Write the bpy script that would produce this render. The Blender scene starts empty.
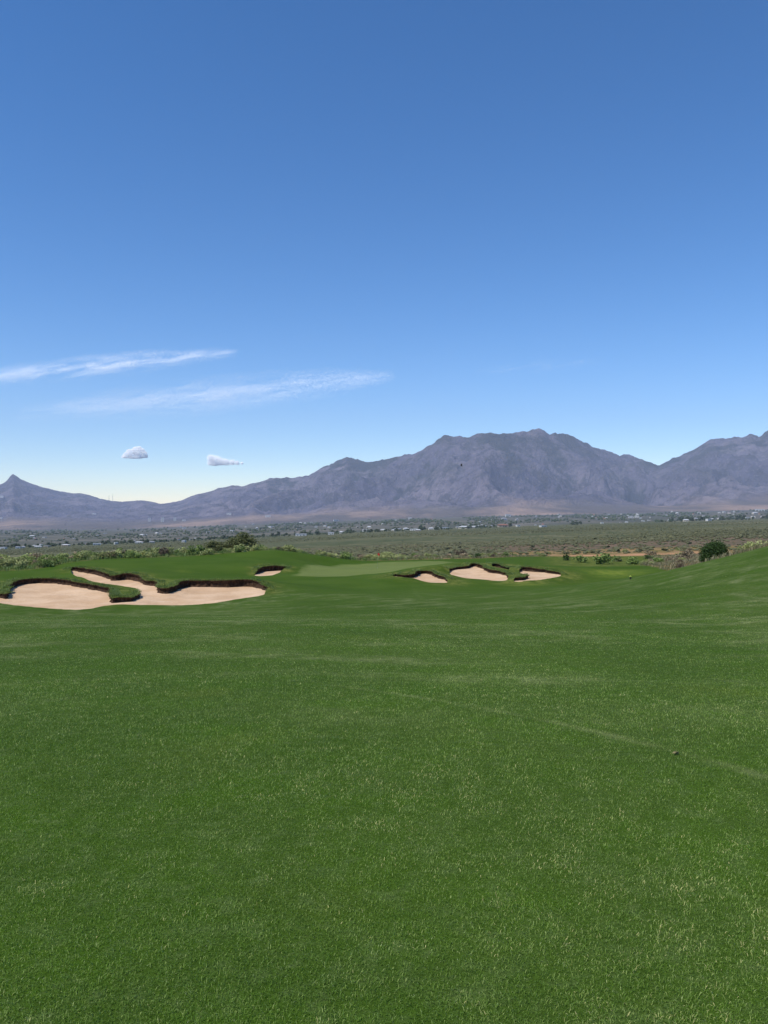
import bpy, math, random
import numpy as np
from mathutils import Vector, noise
from mathutils.geometry import delaunay_2d_cdt

# ------------------------------------------------------------------ camera, sky, sun
F = 823.0; HR = 505.0; CX = 384.0; EYE = 1.65
sc = bpy.context.scene
col = sc.collection
cam_d = bpy.data.cameras.new('camera'); cam = bpy.data.objects.new('camera', cam_d); col.objects.link(cam)
cam.location = (0, 0, EYE); cam.rotation_euler = (math.radians(90), 0, 0)
cam_d.sensor_fit = 'VERTICAL'; cam_d.sensor_height = 36; cam_d.lens = 36*F/1024
cam_d.shift_y = -(512-HR)/1024
cam_d.clip_start = 0.05; cam_d.clip_end = 200000
sc.camera = cam

SUN_EL, SUN_AZ = math.radians(57), math.radians(-124)      # azimuth measured clockwise from +Y (view direction)
w = bpy.data.worlds.new('World'); sc.world = w; w.use_nodes = True
nt = w.node_tree; bg = nt.nodes['Background']; sky = nt.nodes.new('ShaderNodeTexSky')
sky.sky_type = 'NISHITA'; sky.sun_disc = False; sky.sun_elevation = SUN_EL; sky.sun_rotation = SUN_AZ
sky.altitude = 1400; sky.air_density = 1.0; sky.dust_density = 0.0; sky.ozone_density = 4.0
hs = nt.nodes.new('ShaderNodeHueSaturation'); hs.inputs['Saturation'].default_value = 1.22; gm = nt.nodes.new('ShaderNodeGamma'); gm.inputs[1].default_value = 1.13
nt.links.new(sky.outputs[0], gm.inputs[0]); nt.links.new(gm.outputs[0], hs.inputs['Color'])
tn = nt.nodes.new('ShaderNodeVectorMath'); tn.operation = 'MULTIPLY'; tn.inputs[1].default_value = (.93, .865, .86); nt.links.new(hs.outputs[0], tn.inputs[0])
nt.links.new(tn.outputs[0], bg.inputs[0]); bg.inputs[1].default_value = 0.15
sl = bpy.data.lights.new('sun', 'SUN'); sl.energy = 4.8; sl.angle = math.radians(0.53); sl.color = (1, .955, .89)
so = bpy.data.objects.new('sun', sl); col.objects.link(so)
sd = Vector((math.sin(SUN_AZ)*math.cos(SUN_EL), math.cos(SUN_AZ)*math.cos(SUN_EL), math.sin(SUN_EL)))
so.rotation_euler = sd.to_track_quat('Z', 'Y').to_euler()
so.location = (-30, 0, 60)
sc.view_settings.view_transform = 'Standard'; sc.view_settings.look = 'None'
sc.view_settings.exposure = 0.0; sc.view_settings.gamma = 1
sc.render.engine = 'CYCLES'
sc.cycles.volume_bounces = 2
sc.render.resolution_x = 768; sc.render.resolution_y = 1024

rng = np.random.default_rng(11); random.seed(5)

# ------------------------------------------------------------------ helpers
def X(px, y): return (px-CX)/F*y
def Z(row, y): return EYE-(row-HR)/F*y
def tag(o, label=None, cat=None, group=None, kind=None):
    if label: o['label'] = label
    if cat: o['category'] = cat
    if group: o['group'] = group
    if kind: o['kind'] = kind
    return o
def mesh_obj(name, verts, faces, mat=None, parent=None, smooth=False, loc=None):
    me = bpy.data.meshes.new(name)
    verts = np.asarray(verts, dtype=np.float32)
    if isinstance(faces, np.ndarray):
        n, k = faces.shape
        me.vertices.add(len(verts)); me.vertices.foreach_set('co', verts.ravel())
        me.loops.add(n*k); me.loops.foreach_set('vertex_index', faces.astype(np.int32).ravel())
        me.polygons.add(n); me.polygons.foreach_set('loop_start', np.arange(0, n*k, k, dtype=np.int32))
        me.update(calc_edges=True); me.validate()
    else:
        me.from_pydata(verts.tolist(), [], faces); me.update()
    if mat: me.materials.append(mat)
    me.polygons.foreach_set('use_smooth', [smooth]*len(me.polygons))
    o = bpy.data.objects.new(name, me); col.objects.link(o)
    if parent: o.parent = parent
    if loc is not None: o.location = loc
    return o
def empty(name, loc, rz=0):
    o = bpy.data.objects.new(name, None); col.objects.link(o); o.location = loc; o.rotation_euler.z = rz
    o.empty_display_size = .3
    return o
def attr(o, name, arr):
    a = o.data.attributes.new(name, 'FLOAT', 'POINT'); a.data.foreach_set('value', np.asarray(arr, dtype=np.float32))
def smooth01(a, b, v):
    t = np.clip((v-a)/(b-a), 0, 1); return t*t*(3-2*t)

class NT:
    def __init__(s, name):
        s.m = bpy.data.materials.new(name); s.m.use_nodes = True; s.t = s.m.node_tree; s.t.nodes.clear()
        s.out = s.n('ShaderNodeOutputMaterial')
    def n(s, t, **kw):
        x = s.t.nodes.new(t)
        for k, v in kw.items(): setattr(x, k, v)
        return x
    def l(s, a, b): s.t.links.new(a, b)
    def setin(s, node, i, v):
        if isinstance(v, bpy.types.NodeSocket): s.l(v, node.inputs[i])
        elif v is not None:
            if isinstance(v, tuple) and len(v) == 3 and node.inputs[i].type == 'RGBA': v = (*v, 1)
            node.inputs[i].default_value = v
    def math(s, op, a, b=None, c=None, clamp=False):
        x = s.n('ShaderNodeMath', operation=op, use_clamp=clamp)
        s.setin(x, 0, a); s.setin(x, 1, b); s.setin(x, 2, c); return x.outputs[0]
    def vmath(s, op, a, b=None):
        x = s.n('ShaderNodeVectorMath', operation=op); s.setin(x, 0, a); s.setin(x, 1, b)
        return x.outputs[1] if op in ('LENGTH', 'DISTANCE', 'DOT_PRODUCT') else x.outputs[0]
    def pos(s): return s.n('ShaderNodeNewGeometry').outputs['Position']
    def mapping(s, v, scale=(1, 1, 1), rot=(0, 0, 0), loc=(0, 0, 0)):
        x = s.n('ShaderNodeMapping'); s.l(v, x.inputs[0]); x.inputs['Scale'].default_value = scale
        x.inputs['Rotation'].default_value = rot; x.inputs['Location'].default_value = loc; return x.outputs[0]
    def noise(s, v, scale, detail=3, rough=.55, dist=0):
        x = s.n('ShaderNodeTexNoise'); s.l(v, x.inputs['Vector']); x.inputs['Scale'].default_value = scale
        x.inputs['Detail'].default_value = detail; x.inputs['Roughness'].default_value = rough
        x.inputs['Distortion'].default_value = dist; return x.outputs['Fac']
    def ramp(s, f, a, b, lo=0., hi=1.):
        x = s.n('ShaderNodeMapRange', interpolation_type='SMOOTHSTEP'); s.setin(x, 0, f)
        for i, v in enumerate((a, b, lo, hi)): x.inputs[i+1].default_value = v
        return x.outputs[0]
    def mix(s, f, a, b, bt='MIX'):
        x = s.n('ShaderNodeMix', data_type='RGBA', blend_type=bt)
        s.setin(x, 0, f); s.setin(x, 6, a); s.setin(x, 7, b); return x.outputs[2]
    def attr(s, name): return s.n('ShaderNodeAttribute', attribute_name=name).outputs['Fac']
    def bump(s, h, strength, dist):
        x = s.n('ShaderNodeBump'); s.l(h, x.inputs['Height']); x.inputs['Strength'].default_value = strength
        x.inputs['Distance'].default_value = dist; return x.outputs[0]
    def bsdf(s, c, rough=.9, spec=.2, normal=None):
        x = s.n('ShaderNodeBsdfPrincipled'); s.setin(x, 'Base Color', c); s.setin(x, 'Roughness', rough)
        x.inputs['Specular IOR Level'].default_value = spec
        if normal: s.l(normal, x.inputs['Normal'])
        return x.outputs[0]
    def leafy(s, c, trans=.3, spec=.3, rough=.5):
        p = s.bsdf(c, rough, spec); t = s.n('ShaderNodeBsdfTranslucent'); s.setin(t, 0, c)
        m = s.n('ShaderNodeMixShader'); m.inputs[0].default_value = trans; s.l(p, m.inputs[1]); s.l(t.outputs[0], m.inputs[2])
        return m.outputs[0]
    def done(s, sh): s.l(sh, s.out.inputs['Surface']); return s.m

def plain_mat(name, c, rough=.8, spec=.25, var=.25, scale=3.):
    k = NT(name); p = k.n('ShaderNodeTexCoord').outputs['Object']
    n = k.noise(p, scale, 4)
    c2 = tuple(v*(1-var) for v in c); c3 = tuple(min(1, v*(1+var)) for v in c)
    return k.done(k.bsdf(k.mix(k.ramp(n, .3, .7), c2, c3), rough, spec))

# ------------------------------------------------------------------ terrain height
PXK = [-300, 0, 128, 256, 384, 512, 640, 768, 1070]
E_ROW = [556, 548.5, 543.5, 538, 531.5, 527, 522.5, 519, 513]
M_ROW = [533, 530, 529, 524, 519, 515.5, 513, 509.5, 504]
D_E = [1150, 1250, 1400, 1600, 1800, 2100, 2400, 2700, 3100]
D_F = 7000.0
def Hplain(x, y):
    x = np.asarray(x, float); y = np.maximum(np.asarray(y, float), 1.)
    px = CX+F*x/y
    E = np.interp(px, PXK, E_ROW); M = np.interp(px, PXK, M_ROW); D = np.interp(px, PXK, D_E)
    r1 = E+6200*(1/y-1/D)
    t = np.clip((1/D-1/y)/(1/D-1/D_F), 0, 1)
    row = np.where(y < D, r1, E+(M-E)*t)
    return EYE-(row-HR)/F*y

# bunkers: outline points in photo pixels. ('b', px, row of the wall foot, row of the wall top) or ('f', px, row, turf height above the sand)
BUNKERS = [
 dict(plane=(-5.47, 58, .02), pts=[
  ('f', -60, 596, .05), ('f', -20, 601, .05), ('f', 0, 603, .05), ('f', 26, 606.5, .05), ('f', 52, 608.5, .05), ('f', 75.5, 609.8, .05), ('f', 91, 608.5, .05), ('f', 104, 606, .05),
  ('f', 125, 604.3, .05), ('f', 156, 605, .05), ('f', 182, 605.2, .05), ('f', 212, 603.3, .05), ('f', 238, 599, .05), ('f', 259, 596, .05), ('f', 264.5, 594, .06),
  ('b', 265.8, 591, 588.5), ('b', 259, 588, 582), ('b', 248.5, 586.4, 580), ('b', 225, 587.2, 580.8), ('b', 199, 586.7, 581), ('b', 188.6, 586.6, 580.7), ('b', 181, 588.2, 581.5),
  ('b', 176, 590.6, 585.4), ('b', 166.7, 593.6, 588.6), ('b', 157.8, 592.6, 588), ('b', 156, 586.2, 581.5), ('b', 146, 584.8, 580.8), ('b', 135.4, 581, 574.9), ('b', 125, 579.4, 573.6),
  ('b', 112, 580.4, 576), ('b', 104, 577, 572.6), ('b', 96, 574.6, 570.2), ('b', 78, 571.2, 567.6), ('b', 69.5, 570.4, 568.2),
  ('f', 72, 573.5, .2), ('f', 78, 576.5, .25), ('f', 91, 581, .3), ('f', 104, 583.5, .3), ('f', 125, 586.5, .3), ('f', 135.5, 588.2, .3),
  ('b', 140.5, 597.2, 593.8), ('b', 133, 600.8, 597.2), ('b', 120, 602.4, 598), ('b', 110, 602.8, 598.2), ('b', 109, 597, 592.4), ('b', 108, 592.6, 588.2),
  ('b', 88.5, 588.9, 584.2), ('b', 70, 585.2, 580.8), ('b', 52, 583.4, 579), ('b', 39, 583, 578.8), ('b', 21, 584.6, 580), ('b', 11, 588.5, 583.4), ('b', 9.5, 595, 590.5),
  ('b', 7, 598.6, 594), ('b', 0, 597.6, 592.8), ('b', -25, 594, 589), ('b', -55, 591, 587)],
  label='largest sand bunker, with a green turf tongue poking into its wide pale sand'),
 dict(plane=(-6.1, 90, .01), pts=[
  ('f', 254.5, 574.9, .03), ('f', 262, 576, .04), ('f', 272, 575.2, .04), ('f', 280, 572.4, .05), ('b', 287.5, 569.7, 566.8), ('b', 280, 570.4, 566.3), ('b', 272, 570.9, 566.0), ('b', 264, 571.5, 566.9), ('b', 257, 573.6, 569.8)],
  label='small sand bunker alone on the mound between the largest bunker and the putting green'),
 dict(plane=(-5.62, 77, .02), pts=[
  ('f', 393, 576.2, .2), ('f', 404, 577.5, .35), ('f', 413, 578.2, .3), ('f', 425, 581.6, .05), ('f', 436, 582.8, .05), ('f', 447, 582.6, .05), ('b', 446.5, 580.6, 578.4), ('b', 440, 578.4, 575.6), ('b', 433.8, 576.4, 573.4),
  ('b', 427, 573.4, 570.8), ('b', 419.4, 574.2, 571), ('b', 414, 577.6, 574.2), ('b', 404, 577.6, 575.2), ('b', 395, 576, 574.2)],
  label='leftmost of the three bunkers right of the green, a short wedge of sand'),
 dict(plane=(-5.6, 78, .02), pts=[
  ('f', 449.5, 572.2, .1), ('f', 455, 575.6, .12), ('f', 465, 578, .08), ('f', 486, 579.8, .05), ('f', 507, 580, .05), ('b', 506.5, 575.4, 573.2), ('b', 498, 573.6, 571), ('b', 488.4, 572, 568.8),
  ('b', 480.6, 567.8, 564.8), ('b', 474, 566.2, 563.4), ('b', 467.6, 568.4, 566), ('b', 458, 569, 567), ('b', 451, 570.6, 568.6)],
  label='middle bunker of the three right of the green, with a tall peak of pale sand'),
 dict(plane=(-5.6, 78, .02), pts=[
  ('f', 514, 581.4, .04), ('f', 522, 581.6, .05), ('f', 536, 580.2, .05), ('f', 552, 577.8, .05), ('f', 561, 575.6, .05), ('b', 560, 574.6, 573), ('b', 549, 573.2, 570.8), ('b', 539.4, 571.9, 569), ('b', 530, 571.4, 567.6),
  ('b', 521, 570.4, 567), ('f', 519, 572.4, .15), ('f', 525, 574.4, .2), ('b', 528.5, 578, 575.4), ('b', 524, 580, 577.2), ('b', 514.5, 580.6, 578.4)],
  label='rightmost of the three bunkers right of the green, tapering to a point on its right'),
 dict(plane=(-5.5, 92, .0), pts=[
  ('f', 492, 566, .3), ('f', 500, 568, .35), ('f', 509, 569.6, .3), ('b', 508, 569.8, 567.6), ('b', 500, 567.8, 565), ('b', 493, 565.8, 563.6)],
  label='shallow grassed-over hollow with a thin dark lip behind the middle bunker'),
]
ctrl = []
def solve(px, row, plane, h=0.):
    z0, y0, s = plane
    # z0+s(y-y0)+h = EYE-(row-HR)/F*y
    y = (EYE-z0+s*y0-h)/((row-HR)/F+s)
    return np.array([X(px, y), y])
for b in BUNKERS:
    P = []; top = []; isb = []
    for t in b['pts']:
        if t[0] == 'b':
            p = solve(t[1], t[2]+.3, b['plane']); zt = Z(t[3]-(.6 if len(BUNKERS[0]['pts']) == len(b['pts']) else .3), p[1])
        else:
            p = solve(t[1], t[2], b['plane'], t[3]); zt = b['plane'][0]+b['plane'][2]*(p[1]-b['plane'][1])+t[3]
        P.append(p); top.append(zt); isb.append(t[0] == 'b'); ctrl.append((p[0], p[1], zt))
    b['P'] = np.array(P); b['top'] = np.array(top); b['isb'] = np.array(isb)
for px, row, y in [
  # fairway in front
  (-350, 642, 20), (0, 639, 20), (200, 638, 20), (384, 637, 20), (560, 636, 20), (768, 633, 20), (1100, 622, 20),
  (-350, 680, 12), (0, 675, 12), (384, 673, 12), (768, 671, 12), (1100, 660, 12),
  (-350, 618, 40), (0, 616.5, 40), (130, 616.5, 40), (265, 616, 40), (384, 613, 38),
  (-150, 609, 52), (520, 610, 37), (630, 604, 37), (700, 596, 36), (768, 588, 36), (1000, 568, 36),
  (300, 606, 54), (384, 602, 55), (470, 600, 57), (560, 593, 58), (630, 588, 52), (700, 578, 48), (768, 564, 46), (1000, 530, 48),
  (520, 590, 70), (580, 584, 68), (630, 577.5, 66), (665, 571, 63), (700, 563, 60), (735, 555, 58), (768, 547, 56), (900, 520, 56),
  # beyond the crest on the right
  (560, 581.5, 80), (600, 576.5, 84), (640, 575.5, 84), (680, 573, 82), (730, 566, 76), (800, 553, 74), (900, 538, 78),
  (560, 566, 105), (600, 565, 108), (640, 564, 110), (700, 561, 106), (768, 556, 98), (900, 548, 100),
  (520, 561, 120), (600, 558.5, 132), (680, 557.5, 135), (768, 554, 135), (900, 549, 140),
  (520, 556.5, 150), (640, 556, 155), (768, 553, 160), (900, 546, 165),
  # right bunker complex
  (400, 583, 76), (430, 585.5, 74), (480, 584, 76), (530, 584, 76), (470, 562.5, 96), (510, 568, 88), (530, 565.5, 92), (445, 567.5, 86), (425, 570, 83),
  # green and approach
  (320, 596, 62), (350, 588, 72), (384, 586, 74), (300, 584, 76), (345, 577, 85.5), (300, 576, 85), (380, 573.2, 90), (320, 564, 112), (384, 562.5, 115), (440, 561, 114), (350, 569, 99), (400, 567, 102),
  (350, 560, 124), (420, 558.5, 124), (384, 558, 150), (460, 557, 150),
  # left mound
  (240, 578, 80), (262, 578.5, 82), (295, 574, 88), (268, 562, 100), (230, 568, 92), (180, 575, 80), (130, 568, 90), (95, 564, 94), (60, 570, 88),
  (0, 573, 84), (30, 572, 85), (0, 566, 98), (100, 560, 103), (150, 558.5, 106), (200, 557.5, 108), (250, 554, 110), (290, 552.5, 112), (330, 558, 117),
  (0, 562, 112), (50, 561, 115), (100, 557.5, 120), (200, 555, 124), (290, 552.5, 122), (-200, 575, 80), (-200, 566, 110), (-400, 570, 100),
  (0, 566, 150), (100, 566, 150), (200, 564, 150), (300, 561, 150), (-300, 572, 150)]:
    ctrl.append((X(px, y), y, Z(row, y)))
for x, y, z in [(0, 0, 0), (-3, 0, .0), (3, 0, 0.02), (0, 3, -.01), (-2, 6, -.16), (2.5, 6, -.15), (-25, 0, -.3), (25, 0, .6), (0, -25, .3), (-40, -30, 0), (40, -30, 1.2),
                (0, -3, .03), (-120, 40, -6), (120, 40, 3), (-170, 120, -10), (170, 120, -2)]:
    ctrl.append((x, y, z))
ctrl = np.array(ctrl)
SC = 1/50.
def U(r2): return np.where(r2 > 1e-12, .5*r2*np.log(np.maximum(r2, 1e-12)), 0)
cp = ctrl[:, :2]*SC; n = len(cp)
K = U(((cp[:, None]-cp[None])**2).sum(-1))+np.eye(n)*2e-6
Pm = np.hstack([np.ones((n, 1)), cp])
A = np.zeros((n+3, n+3)); A[:n, :n] = K; A[:n, n:] = Pm; A[n:, :n] = Pm.T
W = np.linalg.solve(A, np.concatenate([ctrl[:, 2], [0, 0, 0]]))
def Hturf(x, y):
    q = np.stack([np.ravel(x), np.ravel(y)], 1)*SC; out = np.empty(len(q))
    for i in range(0, len(q), 20000):
        c = q[i:i+20000]
        r2 = (c[:, :1]-cp[None, :, 0])**2+(c[:, 1:]-cp[None, :, 1])**2
        out[i:i+20000] = U(r2)@W[:n]+W[n]+c@W[n+1:]
    return out.reshape(np.shape(x))
def H(x, y):
    x = np.asarray(x, float); y = np.asarray(y, float)
    t = smooth01(150, 212, y)
    return Hturf(x, y)*(1-t)+Hplain(x, y)*t

def inpoly(x, y, P):
    x = np.asarray(x); y = np.asarray(y); r = np.zeros(x.shape, bool); j = len(P)-1
    for i in range(len(P)):
        xi, yi = P[i]; xj, yj = P[j]
        if yi != yj:
            c = ((yi > y) != (yj > y)) & (x < (xj-xi)*(y-yi)/(yj-yi)+xi)
            r ^= c
        j = i
    return r
def dist_poly(x, y, P):
    d = np.full(np.shape(x), 1e9)
    for i in range(len(P)):
        a = P[i-1]; b = P[i]; ab = b-a; L = (ab**2).sum()+1e-9
        t = np.clip(((x-a[0])*ab[0]+(y-a[1])*ab[1])/L, 0, 1)
        d = np.minimum(d, np.hypot(x-a[0]-t*ab[0], y-a[1]-t*ab[1]))
    return d

# turf outline (px, distance) and green outline (photo pixels on the ground)
TURF = np.array([(X(px, y), y) for px, y in [(-700, 60), (-300, 84), (0, 88), (35, 90), (70, 99), (100, 106), (150, 109), (200, 112), (250, 114), (290, 118), (330, 122), (350, 119), (440, 119),
        (480, 128), (520, 148), (600, 154), (645, 154), (650, 120), (640, 104), (655, 94), (685, 80), (700, 66), (735, 61), (768, 60), (900, 58), (1100, 58)]]
        + [(160, 20), (160, -60), (-160, -60), (-160, 20)])
def ground_pt(px, row, y0=60., y1=140.):
    ys = np.linspace(y0, y1, 400); d = H(X(px, ys), ys)-Z(row, ys)
    i = np.where((d[:-1] < 0) & (d[1:] >= 0))[0]
    if len(i) == 0: i = [int(np.argmin(abs(d)))]
    y = ys[i[0]]; return np.array([X(px, y), y])
GREEN = np.array([ground_pt(px, r) for px, r in [(291, 574.6), (298, 576), (320, 576.8), (345, 576.4), (366, 574.2), (392, 571.8), (408, 568.4), (425, 566), (444, 563.9)]]
                 + [np.array([X(p, y), y]) for p, y in [(458, 106), (455, 112), (430, 115), (384, 115.5), (340, 113), (316, 108), (302, 99)]])

# ------------------------------------------------------------------ densified bunker outlines
def densify(P, top, isb, step, k):
    n = len(P); out = []
    for i in range(n):
        p0, p1, p2, p3 = P[i-1], P[i], P[(i+1) % n], P[(i+2) % n]
        L = np.linalg.norm(p2-p1); m = max(1, int(L/step))
        for j in range(m):
            t = j/m
            c = .5*((2*p1)+(-p0+p2)*t+(2*p0-5*p1+4*p2-p3)*t*t+(-p0+3*p1-3*p2+p3)*t**3)
            lin = p1+(p2-p1)*t
            c = .55*c+.45*lin
            back = (isb[i]*(1-t)+isb[(i+1) % n]*t)
            wv = noise.noise(Vector((c[0]*.9, c[1]*.9, k*7.)))*.26+noise.noise(Vector((c[0]*3.1, c[1]*3.1, k*3.+9)))*.18
            nrm = np.array([p2[1]-p1[1], -(p2[0]-p1[0])])/(L+1e-9)
            out.append((*(c+nrm*wv*(.35+.65*back)), top[i]*(1-t)+top[(i+1) % n]*t, back))
    return np.array(out)
for k, b in enumerate(BUNKERS):
    D = densify(b['P'], b['top'], b['isb'], .22, k)
    b['D'] = D

# ------------------------------------------------------------------ materials for the ground
# circles for pale clipping trails: cx, cy, r, width, strength
ARCS = [(-2.2, 5.2, 5.15, .10, .45)]
def circ3(a, b, c):
    ax, ay, bx, by, cx, cy = *a, *b, *c
    d = 2*(ax*(by-cy)+bx*(cy-ay)+cx*(ay-by))
    ux = ((ax*ax+ay*ay)*(by-cy)+(bx*bx+by*by)*(cy-ay)+(cx*cx+cy*cy)*(ay-by))/d
    uy = ((ax*ax+ay*ay)*(cx-bx)+(bx*bx+by*by)*(ax-cx)+(cx*cx+cy*cy)*(bx-ax))/d
    return ux, uy, math.hypot(ax-ux, ay-uy)
def gp(px, row): return tuple(ground_pt(px, row, 2, 75))
ARCS = []
for a, b, c, wd, st in [((290, 679), (560, 722), (768, 775), .11, .34), ((440, 606), (600, 628), (767, 650), .35, .16)]:
    ARCS.append((*circ3(gp(*a), gp(*b), gp(*c)), wd*1.2, st*1.35))
def grass_col(k, dark=1.0):
    p = k.pos()
    big = k.noise(p, .11, 4, .6); mid = k.noise(p, .8, 4, .6, .4); fine = k.noise(p, 7., 3, .6)
    c = k.mix(k.ramp(big, .35, .65), (.040, .088, .013), (.056, .108, .020))
    c = k.mix(k.ramp(mid, .40, .72, 0, .60), c, (.046, .112, .008))
    c = k.mix(k.ramp(k.noise(p, .33, 3, .5, 1.), .55, .75, 0, .45), c, (.075, .120, .022))
    c = k.mix(k.ramp(fine, .45, .8, 0, .55), c, (.074, .128, .045))
    xy = k.vmath('MULTIPLY', p, (1, 1, 0))
    brk = k.ramp(k.noise(p, 1.7, 4, .7), .40, .62)
    tot = None
    for cx, cy, r, wd, st in ARCS:
        d = k.math('ABSOLUTE', k.math('SUBTRACT', k.vmath('DISTANCE', xy, (cx, cy, 0)), r))
        m = k.math('MULTIPLY', k.ramp(d, wd, 0), st)
        tot = m if tot is None else k.math('MAXIMUM', tot, m)
    sx = k.n('ShaderNodeSeparateXYZ'); k.l(p, sx.inputs[0]); tot = k.math('MULTIPLY', tot, k.ramp(sx.outputs[0], -2.2, .8))
    # mower turning rings further out
    for cx, cy, fq, y0, y1 in [(26, 30, 1.25, 20, 60), (-8, 62, 1.05, 22, 60), (2, -30, .8, 12, 50)]:
        rr = k.math('MULTIPLY', k.vmath('DISTANCE', xy, (cx, cy, 0)), fq)
        rr = k.math('ADD', rr, k.math('MULTIPLY', k.noise(p, .05, 2), 14.))
        s = k.math('POWER', k.math('ABSOLUTE', k.math('SINE', rr)), 4)
        s = k.math('MULTIPLY', s, k.ramp(k.noise(p, .13, 5, .75), .42, .62))
        sy = k.n('ShaderNodeSeparateXYZ'); k.l(p, sy.inputs[0])
        s = k.math('MULTIPLY', s, k.ramp(sy.outputs[1], y0-8, y0)); s = k.math('MULTIPLY', s, k.ramp(sy.outputs[1], y1+12, y1))
        tot = k.math('MAXIMUM', tot, k.math('MULTIPLY', s, .72))
    tot = k.math('MULTIPLY', tot, k.math('ADD', k.math('MULTIPLY', brk, .8), .2))
    c = k.mix(tot, c, (.17, .22, .11))
    return c
def m_turf():
    k = NT('turf'); p = k.pos()
    c = grass_col(k)
    sp = k.noise(p, 55., 2, .7)
    c = k.mix(k.ramp(sp, .55, .85, 0, .6), c, (.12, .19, .08))
    c = k.mix(k.ramp(sp, .45, .2, 0, .75), c, (.018, .045, .008))
    sp2 = k.noise(p, 11., 3, .75)
    c = k.mix(k.ramp(sp2, .5, .75, 0, .4), c, (.10, .155, .065))
    c = k.mix(k.ramp(sp2, .5, .25, 0, .5), c, (.026, .062, .012))
    # putting green: short, paler, even
    g = k.mix(k.ramp(k.noise(p, .6, 3), .3, .7), (.34, .40, .20), (.37, .44, .22))
    c = k.mix(k.attr('green'), c, g)
    col_f = k.mix(k.ramp(k.noise(p, .25, 3), .3, .7), (.042, .094, .012), (.060, .116, .020))
    c = k.mix(k.math('MULTIPLY', k.attr('far'), .75), c, col_f)
    yl = k.mix(k.ramp(k.noise(p, 1.2, 3), .35, .7), (.10, .17, .03), (.20, .26, .05))
    c = k.mix(k.attr('yellow'), c, yl)
    rg = k.mix(k.ramp(k.noise(p, .9, 4, .7), .4, .65), (.055, .095, .02), (.17, .20, .06))
    c = k.mix(k.attr('rough'), c, rg)
    nt_ = k.noise(p, .22, 5, .7); n2 = k.noise(p, 2.5, 3, .7)
    nat = k.mix(k.ramp(nt_, .42, .62), (.30, .22, .13), (.14, .135, .055))
    nat = k.mix(k.ramp(n2, .45, .7, 0, .7), nat, (.075, .09, .03))
    natg = k.mix(k.ramp(n2, .35, .7), (.05, .085, .02), (.15, .17, .07))
    nat = k.mix(k.attr('lush'), nat, natg)
    nat = k.mix(k.math('MULTIPLY', k.attr('dirt'), k.ramp(k.noise(k.mapping(p, (.4, 1, 1)), .35, 4, .7), .38, .55)), nat, (.46, .28, .18))
    f = k.math('ADD', k.attr('native'), k.math('MULTIPLY', k.math('SUBTRACT', n2, .5), .5))
    c = k.mix(k.ramp(f, .4, .6), c, nat)
    h = k.math('ADD', k.math('MULTIPLY', sp, .6), sp2)
    nrm = k.bump(h, .55, .03)
    nrm2 = k.n('ShaderNodeBump'); k.l(k.noise(p, 1.4, 3), nrm2.inputs['Height']); nrm2.inputs['Strength'].default_value = .35
    nrm2.inputs['Distance'].default_value = .05; k.l(nrm, nrm2.inputs['Normal'])
    return k.done(k.bsdf(k.mix(1., c, (.98, .86, .72), 'MULTIPLY'), 1., .02, nrm2.outputs[0]))
def m_sand():
    k = NT('sand'); p = k.pos()
    c = k.mix(k.ramp(k.noise(p, .35, 4, .6), .35, .65), (.52, .345, .205), (.62, .435, .275))
    c = k.mix(k.ramp(k.noise(p, 2.2, 5, .75), .52, .75, 0, .6), c, (.44, .28, .16))
    sep = k.mapping(p, (.25, 2.2, 1), (0, 0, .25)); rk = k.noise(sep, 1.6, 3, .5, .6)
    c = k.mix(k.ramp(rk, .56, .72, 0, .3), c, (.70, .56, .45))
    return k.done(k.bsdf(c, .95, .05, k.bump(k.noise(p, 2.4, 5, .75), .9, .12)))
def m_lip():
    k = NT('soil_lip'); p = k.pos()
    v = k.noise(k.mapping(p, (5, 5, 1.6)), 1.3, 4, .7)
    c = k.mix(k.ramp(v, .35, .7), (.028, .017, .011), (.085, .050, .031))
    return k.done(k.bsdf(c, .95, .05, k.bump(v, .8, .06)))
M_TURF, M_SAND, M_LIP = m_turf(), m_sand(), m_lip()
def m_blade(name, f):
    k = NT(name); c = f(k); return k.done(k.leafy(c, .28, .35, .42))
def blade_near(k):
    c = grass_col(k); a = k.attr('tint')
    c = k.mix(k.ramp(a, .0, .42, .95, 0), c, (.020, .050, .009))
    c = k.mix(k.ramp(a, .52, .95, 0, .72), c, (.150, .215, .095))
    c = k.mix(k.ramp(a, .985, .997, 0, .8), c, (.27, .29, .18))
    return k.mix(1., c, (2.9, 2.42, 1.62), 'MULTIPLY')
M_BLADE = m_blade('grass_blades', blade_near)
def blade_rough(k):
    a = k.attr('tint'); c = k.mix(a, (.07, .13, .02), (.24, .31, .09)); return c
M_RBLADE = m_blade('rough_grass', blade_rough)
def blade_dry(k):
    a = k.attr('tint'); return k.mix(a, (.10, .12, .045), (.38, .31, .17))
M_DBLADE = m_blade('dry_grass', blade_dry)

# ------------------------------------------------------------------ near ground sheet (constrained triangulation round the bunkers)
ys = np.concatenate([np.linspace(-40, 0, 12, endpoint=False), np.linspace(0, 12, 20, endpoint=False), np.linspace(12, 54, 36, endpoint=False), np.linspace(54, 100, 84, endpoint=False), np.linspace(100, 150, 50, endpoint=False), np.linspace(150, 220, 22)])
us = np.linspace(-1, 1, 151); us = np.sign(us)*np.abs(us)**1.35
G = []
for j, yy in enumerate(ys):
    wd = 22+.95*max(yy, 0)
    for i, u in enumerate(us):
        jit = 0 if j in (0, len(ys)-1) else .12
        G.append((u*wd+random.uniform(-jit, jit), yy+random.uniform(-jit, jit)))
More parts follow.
